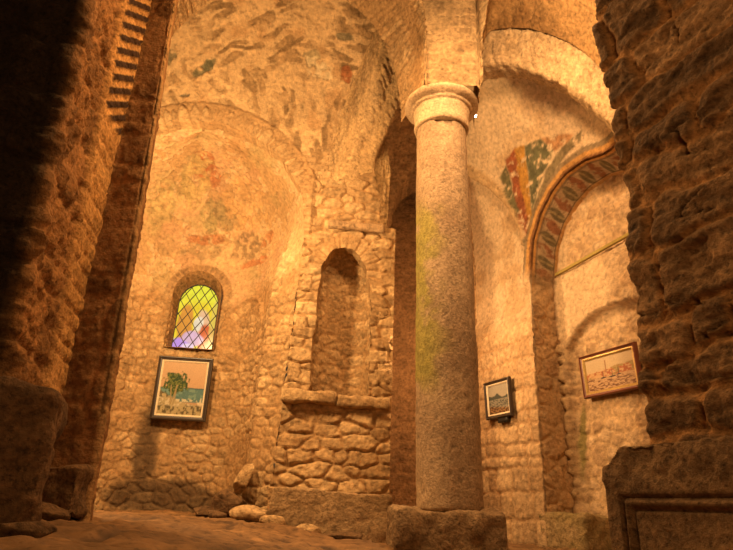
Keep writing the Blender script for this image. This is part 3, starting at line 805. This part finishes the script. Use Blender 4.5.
# flat roof shell far above, outside the view, keeps the daylight out
def f_roof(U, V): return np.stack([U, V, np.full_like(U, 6.55)], -1)
setting(surface('ceiling', f_roof, (-4.6, 4), (-1.5, 7.6), .3, look_plainwall(150), M_STONE, face=(0, 3, 0)))
def f_wl(U, V): return np.stack([np.full_like(U, -4.2), U, V], -1)
setting(surface('wall_left', f_wl, (-1.5, 7.4), (0, 6.6), .12, look_plainwall(151), M_STONE, face=(0, 3, 2)))
def f_wr(U, V): return np.stack([np.full_like(U, 3.5), U, V], -1)
setting(surface('wall_outer', f_wr, (-1.5, 7.4), (0, 6.6), .12, look_plainwall(152), M_STONE, face=(0, 3, 2)))

# ------------------------------------------------------------------ column
def lathe(name, prof, c, mat, look, nseg=96, parent=None, step=.02, lean=(0, 0)):
    pr = resample(np.array(prof, float), step) if step else np.array(prof, float)
    nz = len(pr); a = np.linspace(0, 2 * math.pi, nseg, endpoint=False)
    Aa, K = np.meshgrid(a, np.arange(nz)); Rr = pr[K, 0]; Z = pr[K, 1]
    P = np.stack([Rr * np.cos(Aa), Rr * np.sin(Aa), Z], -1)
    h, col = look(P)
    nx = np.gradient(pr[:, 1]); nzv = -np.gradient(pr[:, 0]); L = np.hypot(nx, nzv) + 1e-9
    Q = P.copy(); hn = (nx / L)[K] * h; Q[..., 0] += hn * np.cos(Aa); Q[..., 1] += hn * np.sin(Aa); Q[..., 2] += (nzv / L)[K] * h
    Q[..., 0] += lean[0] * Z; Q[..., 1] += lean[1] * Z
    idx = np.arange(nz * nseg).reshape(nz, nseg); j = np.roll(idx, -1, 1)
    F = np.stack([idx[:-1], j[:-1], j[1:], idx[1:]], -1).reshape(-1, 4)
    o = link_mesh(name, Q.reshape(-1, 3), F, mat, col.reshape(-1, 3)); o.location = tuple(map(float, c))
    if parent is not None: o.parent = parent
    return o
CX, CY, CZ = .675, 4.5, .36
column = empty('stone_column', (CX, CY, .1), 'tall round pitted stone column with mossy left side standing on a rough plinth', 'column')
def look_shaft(P):
    n = fbm(P, 3.5, 4, 201); nf = fbm(P, 30, 4, 202); st = fbm(P * np.array([1, 1, .3]), 6, 3, 204)
    pit = smooth(.25, .6, fbm(P, 38, 3, 203))
    h = .004 * nf + .007 * n - .007 * pit
    col = mixc((.50, .375, .245), (.37, .265, .17), np.clip(.45 + .9 * n + .3 * st, 0, 1)) * (1 + .18 * nf - .25 * pit)[..., None]
    a = np.arctan2(P[..., 1], P[..., 0]); front = smooth(1.5, .35, np.minimum(np.abs(a + 2.75), np.abs(a - 3.53)))       # the side towards the light
    z = P[..., 2]
    moss = smooth(-.1, .35, fbm(P, 5, 4, 206) + .55 * front * smooth(.75, 1.05, z) * smooth(2.55, 2.3, z) - .12) * front * smooth(.7, 1.0, z) * smooth(2.6, 2.25, z)
    col = mixc(col, np.array((.33, .29, .075)) * (1 + .35 * nf)[..., None], moss * .8)
    # broken scallop under the necking
    q = smooth(1.1, .8, np.hypot((a + 1.62) / .38, (z - 3.20) / .20)); h = h - .018 * q
    return h, col
shaft = lathe('shaft', [(.0, .0), (.236, 0), (.243, .03), (.242, .6), (.240, 1.4), (.236, 2.4), (.226, 3.1), (.222, 3.30), (.2, 3.32), (0, 3.32)], (0, 0, CZ - .1), M_COLUMN, look_shaft, 110, column, .02, (-.012, 0))
def look_cap(P):
    n = fbm(P, 4, 4, 211); nf = fbm(P, 26, 4, 212)
    return .005 * nf + .008 * n, mixc((.58, .44, .285), (.46, .335, .21), np.clip(.5 + .9 * n, 0, 1)) * (1 + .15 * nf)[..., None]
zc = 3.62
cap = lathe('capital', [(0, 0), (.238, 0), (.252, .012), (.258, .05), (.250, .07), (.252, .13), (.262, .19), (.262, .205), (.280, .212), (.288, .225), (.285, .232), (.31, .243), (.337, .262), (.348, .285), (.34, .308), (.32, .318), (0, .318)],
            (-.035, 0, zc - .1), M_COLUMN, look_cap, 110, column, .012)
pl = rough_box('plinth', (-.05, -.06, .125), (.74, .66, .29), M_ROUGH, ((.42, .30, .18), (.28, .19, .11)), 216, .02, .03, 4.5, .22, parent=column, res=.018)

# small bright lamp just behind the capital
lamp = empty('spot_lamp', atY(474, 115, 4.9), 'tiny white lamp shining beside the right edge of the column capital', 'lamp')
lathe('lamp_housing', [(0, 0), (.02, 0), (.028, .01), (.03, .05), (.026, .055)], (0, 0, -.01), M_BLACK, lambda P: (0 * P[..., 0], np.ones_like(P) * .03), 20, lamp, 0)
lathe('lamp_bulb', [(0, 0), (.018, .004), (.024, .02), (.018, .036), (0, .04)], (0, -.02, -.04), emit_mat('lamp_glow', (1, .93, .75), 18), lambda P: (0 * P[..., 0], np.ones_like(P)), 20, lamp, 0)

# ------------------------------------------------------------------ low stone bench along the niche wall
tag(rough_box('stone_bench', (-.22, 5.38, .26), (1.02, .34, .46), M_STONE, ((.46, .325, .19), (.33, .225, .125)), 221, 0, .022, 4, .16, tilt=-.03, res=.02),
    'low stone bench built along the foot of the niche wall left of the column', 'bench')

# ------------------------------------------------------------------ left pier
pier_plan = np.array([(-2.0, 4.05), (-1.865, 3.62), (-1.855, 3.60), (-1.56, 3.60), (-1.545, 3.612), (-1.537, 3.63), (-1.71, 4.05)])
pL = np.concatenate([[0], np.cumsum(np.linalg.norm(np.diff(pier_plan, axis=0), axis=1))])
def f_pier(U, V):
    x = np.interp(U, pL, pier_plan[:, 0]); y = np.interp(U, pL, pier_plan[:, 1])
    w = np.where(U > pL[3], 1.0, (x + 1.72) / .19)
    x = x - .045 * (V - .5) * np.clip(w, 0, 1) / 1.2
    return np.stack([x, y, V], -1)
def look_pier(U, V, P, px, py, sd):
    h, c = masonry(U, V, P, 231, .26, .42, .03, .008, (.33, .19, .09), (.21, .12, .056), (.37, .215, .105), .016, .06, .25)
    e = smooth(.04, .0, np.minimum(np.abs(U - pL[2]), np.abs(U - pL[4])) + .02 * fbm(P, 8, 3, 6))
    c = mixc(c, np.array((.46, .31, .16)), e * .7)                           # arrises painted pale: the light along them is put into the colour
    return h, c
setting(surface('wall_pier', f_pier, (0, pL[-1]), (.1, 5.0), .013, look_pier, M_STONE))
tag(rough_box('footing_stone', (-1.665, 3.485, .38), (.27, .2, .26), M_ROUGH, DC, 233, 0, .03, 5, .2, res=.018), 'dark footing stone at the foot of the left pier', 'stone')

# ------------------------------------------------------------------ near left jamb: front with its shade painted in, splayed lit side
jp = np.array([(-3.4, 2.25), (-1.635, 2.58), (-1.61, 2.595), (-1.60, 2.62), (-1.722, 3.18), (-1.732, 3.21), (-1.75, 3.25), (-1.865, 3.70), (-2.15, 3.95)])
jL = np.concatenate([[0], np.cumsum(np.linalg.norm(np.diff(jp, axis=0), axis=1))])
def f_jamb(U, V):
    x = np.interp(U, jL, jp[:, 0]); y = np.interp(U, jL, jp[:, 1])
    return np.stack([x - .045 * (V - .8) * np.clip((jL[7] - U) / (jL[7] - jL[5]), 0, 1), y, V], -1)
def look_jamb(U, V, P, px, py, sd):
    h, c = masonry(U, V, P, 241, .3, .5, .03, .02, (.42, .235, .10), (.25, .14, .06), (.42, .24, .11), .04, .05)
    h = h + .03 * np.abs(fbm(P * np.array([1, 1, .55]), 7, 4, 242)) 
    s2 = smooth(jL[5] - .01, jL[5] + .01, U)
    h = h - .06 * smooth(jL[3], jL[3] + .2, U) * (1 - s2)
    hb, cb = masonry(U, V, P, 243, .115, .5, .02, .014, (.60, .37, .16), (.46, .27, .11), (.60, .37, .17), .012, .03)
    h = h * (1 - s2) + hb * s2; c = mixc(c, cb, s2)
    # dark brick courses set into the reveal near the top
    br = s2 * smooth(jL[5] + .02, jL[5] + .04, U) * smooth(jL[7] - .10 + .0, jL[7] - .14, U + .0) * smooth(2.75, 2.8, V); vb = (V - .75 * (U - jL[5])) / .118; k = smooth(.42, .5, vb % 1.0) * smooth(1.0, .93, vb % 1.0)
    c = mixc(c, np.array((.09, .05, .03)), br * k); h = h + .012 * br * k
    dk = smooth(jL[3] - .0, jL[3] - .08, U); c = mixc(c, np.array((.075, .05, .032)) * (1 + .5 * fbm(P, 8, 4, 244))[..., None], dk)  # shade on the jamb's front face, painted as a dark colour
    return h, c
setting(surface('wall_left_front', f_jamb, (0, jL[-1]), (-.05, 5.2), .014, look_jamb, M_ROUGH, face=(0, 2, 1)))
tag(rough_box('stone_block', (-1.40, 2.15, .42), (.56, .5, .60), M_ROUGH, ((.27, .165, .09), (.17, .105, .058)), 245, .455, .03, 4, .25, res=.014), 'large worn dark stone block at the lower left in front of the jamb', 'stone')

# ------------------------------------------------------------------ near right wall
NR0 = np.array([1.0, 2.4, 0])
sil = np.array([(r[1], r[0]) for r in [(lambda p: (float(np.dot(p - NR0, RD)), float(p[2])))(atplane(x, y, NR0, RN)) for x, y in
       ((646, 435), (645, 400), (641, 375), (637, 350), (632, 300), (627, 262), (627, 235), (626, 190), (617, 166), (616, 150), (612, 128), (614, 110), (603, 84), (601, 60), (597, 30), (596, 0), (594, -60))]])
def f_near(U, V):
    e = np.interp(V, sil[:, 0], sil[:, 1])
    front = np.maximum(U, 0) + e; side = np.maximum(-U, 0)
    rr = .03; k = np.clip(1 - np.abs(U) / rr, 0, 1) ** 2 * rr * .5
    return NR0 + RD * front[..., None] - RN * (side + k)[..., None] + np.stack([0 * U, 0 * U, V], -1)
def look_near(U, V, P, px, py, sd):
    d, tone = stones(U, V, .20, .42, 251, .07, 2.5)
    A = uvp(U * .42, V, 3.1)                                              # the bedding runs along the courses
    n = fbm(A, 5, 4, 252); n2 = fbm(A, 12, 5, 253, .6); nf = fbm(P, 40, 4, 254); rid = 1 - 2 * np.abs(fbm(A, 7, 5, 255, .6))
    cell, ct = rubble_cells(U, V, .075, 1.5, 257, .06)
    body = smooth(0, .03, d)
    h = body * (.020 + .035 * tone) + .040 * n2 + .022 * n + .022 * rid + .008 * nf + .018 * (ct - .5) * smooth(0, .008, cell)
    crack = smooth(.03, .0, np.abs(fbm(uvp(U * .33, V, 9), 4, 4, 258))) * smooth(-.1, .2, fbm(P, 3, 2, 259)); h = h - .045 * crack
    pit = smooth(.28, .42, fbm(A, 9, 3, 256)); h = h - .035 * pit
    c = mixc((.37, .235, .125), (.20, .125, .068), np.clip(tone * .6 + .9 * n + .3, 0, 1)) * (1 + .35 * n2 + .35 * nf)[..., None]
    c = mixc(np.array((.42, .245, .11)) * (1 + .3 * nf)[..., None], c, smooth(.005, .03, d + .02 * n2))
    h = (h * .62 - .02) * smooth(0, .04, np.abs(U) + .02)
    h = h * smooth(.56, .68, V) - .03 * smooth(.60, .53, V)
    return h, c
setting(surface('wall_right_front', f_near, (-.5, 1.1), (.5, 3.9), .0085, look_near, M_ROUGH, face=(0, 1.5, 1.2)))

# carved slab at the foot of the near right wall
def slab_uz(px, py): p = atplane(px, py, NR0 + RN * .03, RN); return (float(np.dot(p - NR0, RD)), float(p[2]))
q1 = slab_uz(620, 496); q2 = slab_uz(637, 512); qe = slab_uz(609, 520)[0]; ztop = slab_uz(645, 448)[1]
def f_slab(U, V):
    # v runs up the face, over the top and back into the wall; u<0 goes round the left edge
    side = np.maximum(-U, 0); front = np.maximum(U, 0)
    zt = ztop - .07 * smooth(.10, .0, U) + .012
    vz = np.minimum(V, zt); back = np.maximum(V - zt, 0)
    return NR0 + RD * (qe + front)[..., None] + RN * (.03 - side - back)[..., None] + np.stack([0 * U, 0 * U, vz], -1)
def look_slab(U, V, P, px, py, sd):
    n = fbm(P, 5, 4, 261); nf = fbm(P, 40, 4, 262); n2 = fbm(P, 14, 4, 263)
    a = np.minimum(U - (q1[0] - qe), q1[1] - V)                        # distance inside the outer moulding line
    t1 = (q2[0] - q1[0]) * .9
    h = .004 * n + .0022 * nf
    h = h - .016 * smooth(.012, .0, np.abs(a - .004)) - .006 * smooth(.0, .01, a)
    h = h + .008 * smooth(.010, .0, np.abs(a - .022)) - .014 * smooth(.010, .0, np.abs(a - .045)) - .008 * smooth(.04, .05, a)
    up = smooth(q1[1] + .02, q1[1] + .07, V + .03 * n); h = h + up * (.016 * n2 + .012 * n)
    c = mixc((.31, .205, .115), (.23, .15, .085), np.clip(.5 + n, 0, 1)) * (1 + .22 * nf)[..., None]
    return h, c
tag(surface('carved_slab', f_slab, (-.30, 1.15), (-.12, ztop + .25), .0075, look_slab, M_ROUGH, face=(0, 1.5, 1.2)),
    'dark carved stone slab with a moulded rectangular panel below the near right wall', 'slab')

# ------------------------------------------------------------------ paintings
def painting(name, c, right, normal, w, h, fw, depth, mf, mi, paint, label, liner=.02, hook=False):
    right = np.array(right, float); right /= np.linalg.norm(right); normal = np.array(normal, float); normal /= np.linalg.norm(normal)
    up = np.cross(right, normal)
    if up[2] < 0: up = -up
    root = empty(name, c, label, 'painting', 'framed paintings on the walls')
    def pt(s, t, d): return right * s + up * t + normal * d
    def ring(prof, mat, nm):
        V, F = [], []
        for (ins, d) in prof:
            for sx, sy in ((-1, -1), (1, -1), (1, 1), (-1, 1)): V.append(pt(sx * (w / 2 - ins), sy * (h / 2 - ins), d))
        for k in range(len(prof) - 1):
            for j in range(4): F.append((4 * k + j, 4 * k + (j + 1) % 4, 4 * k + 4 + (j + 1) % 4, 4 * k + 4 + j))
        o = link_mesh(nm, V, F, mat, smooth_=False); o.parent = root; return o
    ring([(0, 0), (0, depth * .7), (.006, depth), (fw * .35, depth * 1.05), (fw * .6, depth * .8), (fw, depth * .72), (fw, .0)], mf, 'frame')
    ring([(fw - .002, .0), (fw - .002, depth * .70), (fw + liner * .4, depth * .72), (fw + liner, depth * .5), (fw + liner, 0)], mi, 'liner')
    cw, ch = w / 2 - fw - liner + .002, h / 2 - fw - liner + .002
    n, m = 90, 84
    U, V2 = np.meshgrid(np.linspace(0, 1, n), np.linspace(0, 1, m)); col = paint(U, V2)
    P = right * ((U * 2 - 1) * cw)[..., None] + up * ((V2 * 2 - 1) * ch)[..., None] + normal * (depth * .4)
    idx = np.arange(n * m).reshape(m, n); F = np.stack([idx[:-1, :-1], idx[:-1, 1:], idx[1:, 1:], idx[1:, :-1]], -1).reshape(-1, 4)
    o = link_mesh('canvas', P.reshape(-1, 3), F, M_PAINT, col.reshape(-1, 3)); o.parent = root
    V, F = [], []
    for d in (-.004, .002):
        for sx, sy in ((-1, -1), (1, -1), (1, 1), (-1, 1)): V.append(pt(sx * (w / 2 - .006), sy * (h / 2 - .006), d))
    o = link_mesh('backing_board', V, [(0, 3, 2, 1), (4, 5, 6, 7), (0, 1, 5, 4), (1, 2, 6, 5), (2, 3, 7, 6), (3, 0, 4, 7)], M_DARKWOOD, smooth_=False); o.parent = root
    return root
def paint_tree(U, V):
    Q = uvp(U, V); n = fbm(Q, 6, 4, 301); nf = fbm(Q, 22, 4, 302)
    c = mixc((.55, .36, .22), (.62, .44, .28), V) * np.ones(U.shape)[..., None]
    c = mixc(c, (.15, .26, .25), smooth(.52, .50, V) * smooth(.22, .26, V)); c = mixc(c, (.10, .17, .18), smooth(.02, .0, np.abs(V - .50 - .02 * n)) * (U > .5))
    c = mixc(c, (.24, .36, .31), smooth(.05, .3, nf) * smooth(.5, .48, V) * (V > .25))
    sh = smooth(.02, -.02, V - (.16 + .28 * (1 - U) ** 2 + .04 * n + .02)); g = mixc((.50, .42, .25), (.16, .13, .07), smooth(-.15, .3, nf + .4 * n)); c = mixc(c, g, sh)
    wh = smooth(.0, .2, nf) * smooth(.10, .05, np.abs(V - .24 - .05 * n)); c = mixc(c, (.75, .66, .48), wh * .8)
    tr = smooth(1.0, .75, np.hypot((U - .33) / .30, (V - .60) / .24) + .55 * nf); lf = mixc((.05, .10, .035), (.22, .24, .07), smooth(-.2, .35, fbm(Q, 40, 3, 303))); c = mixc(c, lf, tr)
    for k, (x0, s) in enumerate(((.30, .25), (.35, .05), (.27, -.12))):
        tk = smooth(.018, .010, np.abs(U - x0 - s * (V - .25) - .02 * n)) * (V > .18) * (V < .56); c = mixc(c, (.42, .33, .18), tk * .9)
    return c
def paint_lake(U, V):
    Q = uvp(U, V); n = fbm(Q, 6, 4, 311); nf = fbm(Q * np.array([1, 2, 1]), 20, 4, 312)
    c = mixc((.50, .42, .32), (.40, .36, .29), V) * np.ones(U.shape)[..., None]
    hl = smooth(.02, -.02, V - (.60 + .09 * fbm(uvp(U, 0 * V), 4, 3, 313) + .12 * np.exp(-((U - .45) / .12) ** 2))) * (V > .50); c = mixc(c, (.07, .085, .075), hl * .9)
    wt = smooth(.51, .49, V); c = mixc(c, mixc((.33, .30, .24), (.10, .10, .08), smooth(-.1, .4, nf)), wt)
    sh = smooth(.02, -.02, V - (.28 - .12 * U + .05 * n)); c = mixc(c, mixc((.36, .22, .11), (.10, .06, .035), smooth(-.2, .3, nf)), sh)
    return c
def paint_harbour(U, V):
    Q = uvp(U, V); n = fbm(Q, 6, 4, 321); nf = fbm(Q * np.array([1, 2.5, 1]), 20, 4, 322); nb = fbm(Q, 26, 3, 323)
    c = mixc((.72, .55, .33), (.68, .53, .34), V) * np.ones(U.shape)[..., None]
    tl = .56 + .10 * U + .05 * n
    hs = smooth(.02, -.02, V - tl) * smooth(.36, .40, V); c = mixc(c, mixc((.52, .20, .08), (.70, .46, .24), smooth(-.15, .15, nb)), hs)
    c = mixc(c, (.36, .30, .10), hs * smooth(.12, .3, n + .2 * nb) * .7)
    tw = smooth(.016, .010, np.abs(U - .43)) * (V > .5) * (V < .88); c = mixc(c, (.45, .26, .13), tw)
    c = mixc(c, (.48, .28, .14), smooth(.02, -.01, np.abs(U - .43) - .05 * (.66 - V)) * (V > .5) * (V < .66))
    wt = smooth(.40, .37, V); c = mixc(c, mixc((.66, .45, .26), (.26, .13, .065), smooth(-.05, .35, nf + .55 * (.2 - V))), wt)
    for x, y, l in ((.36, .36, .07), (.55, .35, .09), (.68, .37, .05)):
        b = smooth(1.1, .8, np.hypot((U - x) / l, (V - y) / .018)); c = mixc(c, (.08, .05, .035), b)
        c = mixc(c, (.14, .08, .05), smooth(.008, .004, np.abs(U - x)) * (V > y) * (V < y + .2))
    return c
# by the apse window: hung on the curved wall, a little askew
def on_cyl(px, py, rad):
    r = ray(px, py); ox, oy = AX, 5.58
    a = r[0] ** 2 + r[1] ** 2; b = -2 * (r[0] * ox + r[1] * oy); c_ = ox * ox + oy * oy - rad * rad
    return CAM + r * ((-b + math.sqrt(b * b - 4 * a * c_)) / (2 * a))
pc = on_cyl(182.5, 388.5, 1.135)
pa_ = math.atan2(pc[1] - 5.58, pc[0] - AX)
painting('framed_painting', pc, (math.sin(pa_) * 1.0, -math.cos(pa_), 0.0), (-math.cos(pa_), -math.sin(pa_), -.06), .62, .72, .045, .035, M_DARKWOOD, M_CREAM, paint_tree,
         'dark framed painting of a tree by the sea, hung under the stained glass window')
def wall_rect(pts, o):
    p = [atplane(x, y, o, RN) for x, y in pts]; c = sum(p) / 4
    return c, np.linalg.norm((p[1] + p[2] - p[0] - p[3]) / 2), np.linalg.norm((p[0] + p[1] - p[2] - p[3]) / 2)
c, w, h = wall_rect(((487, 385), (512, 375), (513, 413), (488, 423)), R0 + RN * .05)
painting('framed_painting', c, RD, RN + np.array([0, 0, -.05]), w, h, .034, .04, M_DARKWOOD, M_CREAM, paint_lake, 'small dark framed painting of a lake on the wall just right of the column', .016)
c, w, h = wall_rect(((584, 359), (638, 340), (643, 385), (585, 402)), RB + RN * .0)
painting('framed_painting', c, RD, RN + np.array([0, 0, -.05]), w, h, .030, .045, M_REDWOOD, M_GOLD, paint_harbour, 'wide red brown framed painting of a harbour town inside the right arch recess', .024)
# dark bracket below the small painting
b0 = atplane(505, 419, R0 + RN * .03, RN)
tag(rough_box('wall_bracket', b0, (.07, .16, .07), M_BLACK, ((.03, .025, .02), (.02, .018, .015)), 331, math.atan2(RN[1], RN[0]) + math.pi / 2 * 0, .002, 9, .1), 'small dark bracket under the lake painting beside the column', 'bracket')

# yellow rod along the ledge
p0 = atplane(556, 275, RB + RN * .06, RN); p1 = p0 + RD * 1.15; p1[2] += (led[1][1] - led[0][1]) / (led[1][0] - led[0][0]) * 1.15 + .02
V, F = bars([(p0, p1)], .028, .03, RN); tag(link_mesh('yellow_rod', V, F, M_YELLOW, smooth_=False), 'thin yellow rod lying along the ledge inside the painted arch', 'rod')

# ------------------------------------------------------------------ loose stones
def on_floor(px, py, Y):
    p = atY(px, py, Y); p[2] = floor_z(np.array(p[0]), np.array(p[1])); return p
def add_rock(px, Y, size, cols, seed, label, rz=0, ry=0, dz=0.0, mat=None):
    p = on_floor(px, 515, Y); p[2] += size[2] * .40 + dz
    tag(rock('loose_stone', p, size, mat or M_STONE, cols, seed, rz, ry), label, 'stone')
add_rock(249, 5.18, (.34, .26, .17), ((.60, .43, .25), (.46, .32, .18)), 401, 'flat pale loose stone lying in front of the pile by the apse corner', .2)
add_rock(229, 5.62, (.34, .3, .30), DC, 402, 'bulky brown stone at the bottom of the pile by the apse corner', .5)
add_rock(238, 5.75, (.16, .22, .34), SC, 403, 'slanting stone leaning on top of the pile by the apse corner', .3, .5, .22)
add_rock(216, 5.22, (.2, .18, .10), DC, 404, 'small dark flat stone between the pale stone and the brown stone', 1.1)
add_rock(203, 5.72, (.22, .18, .12), DC, 405, 'low dark stone left of the pile at the foot of the apse wall', .7)
add_rock(274, 5.02, (.22, .16, .14), SC, 406, 'squarish stone at the left end of the low bench', .1)
add_rock(309, 5.02, (.26, .12, .10), SC, 407, 'low flat stone along the front of the low bench', .1)
add_rock(345, 5.04, (.40, .12, .09), DC, 408, 'long low stone at the front of the bench near the column', -.05)
add_rock(40, 2.9, (.28, .2, .12), DC, 409, 'dark rubble stone on the floor between the left block and pier', .4, mat=M_ROUGH)
add_rock(22, 1.95, (.22, .18, .09), DC, 410, 'dark flat stone at the bottom left corner under the big block', .9, mat=M_ROUGH)
# stones at the foot of the painted arch
q = R0 - RN * .16 + RD * (rb_uz(590, 500)[0] - .02)
tag(rough_box('ledge_block', (q[0], q[1], .24), (.56, .34, .30), M_STONE, ((.46, .34, .19), (.33, .25, .12)), 411, math.atan2(RD[1], RD[0]), .02, 5, .2, res=.02), 'mossy stone block at the foot of the recess under the harbour painting', 'stone')

# ------------------------------------------------------------------ camera
from mathutils import Matrix, Vector
cd = bpy.data.cameras.new('camera'); cam = bpy.data.objects.new('camera', cd); COL.objects.link(cam)
cd.sensor_width = 36; cd.lens = FPX / 733 * 36; cd.clip_start = .02
r0 = np.array([1, 0, 0]); u0 = np.array([0, -sP, cP]); fwd = np.array([0, cP, sP])
rr = cR * r0 + sR * u0; uu = -sR * r0 + cR * u0
cam.matrix_world = Matrix(((rr[0], uu[0], -fwd[0], CAM[0]), (rr[1], uu[1], -fwd[1], CAM[1]), (rr[2], uu[2], -fwd[2], CAM[2]), (0, 0, 0, 1)))
bpy.context.scene.camera = cam

# ------------------------------------------------------------------ light
def point(name, loc, power, col, rad):
    l = bpy.data.lights.new(name, 'POINT'); l.energy = power; l.color = col; l.shadow_soft_size = rad
    o = bpy.data.objects.new(name, l); o.location = loc; COL.objects.link(o); return o
def area(name, loc, aim, power, col, sx, sy):
    l = bpy.data.lights.new(name, 'AREA'); l.energy = power; l.color = col; l.shape = 'RECTANGLE'; l.size = sx; l.size_y = sy
    o = bpy.data.objects.new(name, l); o.location = loc; COL.objects.link(o)
    o.rotation_euler = (Vector(aim) - Vector(loc)).to_track_quat('-Z', 'Y').to_euler(); return o
WARM = (1, .56, .20)
point('lamp_behind_pier', (-2.04, 4.30, 2.75), 310, (1, .64, .29), .12)
area('nave_fill', (-.35, 3.35, 4.5), (-.5, 3.5, 0), 95, (1, .56, .22), .7, .7)  # added area light, out of view above the nave, for the left splay
area('fill_behind_camera', (.6, -1.2, 2.2), (.6, 4, 2.5), 40, (1, .57, .24), 1.5, 1.5)  # added fill from behind the camera; no door is known there
point('lamp_behind_column', (.66, 5.62, 2.0), 50, (1, .61, .29), .08)
area('bay_fill', (.9, 2.9, 4.3), (1.8, 5.2, 2.6), 75, (1, .62, .30), .4, .4)  # added out-of-view fill to brighten the right bay and its jamb

w = bpy.data.worlds.new('world'); bpy.context.scene.world = w; w.use_nodes = True
w.node_tree.nodes['Background'].inputs['Color'].default_value = (1, .62, .32, 1); w.node_tree.nodes['Background'].inputs['Strength'].default_value = .06
vs = bpy.context.scene.view_settings
vs.view_transform = 'Standard'; vs.look = 'None'; vs.gamma = 1; vs.exposure = .22; vs.use_curve_mapping = False
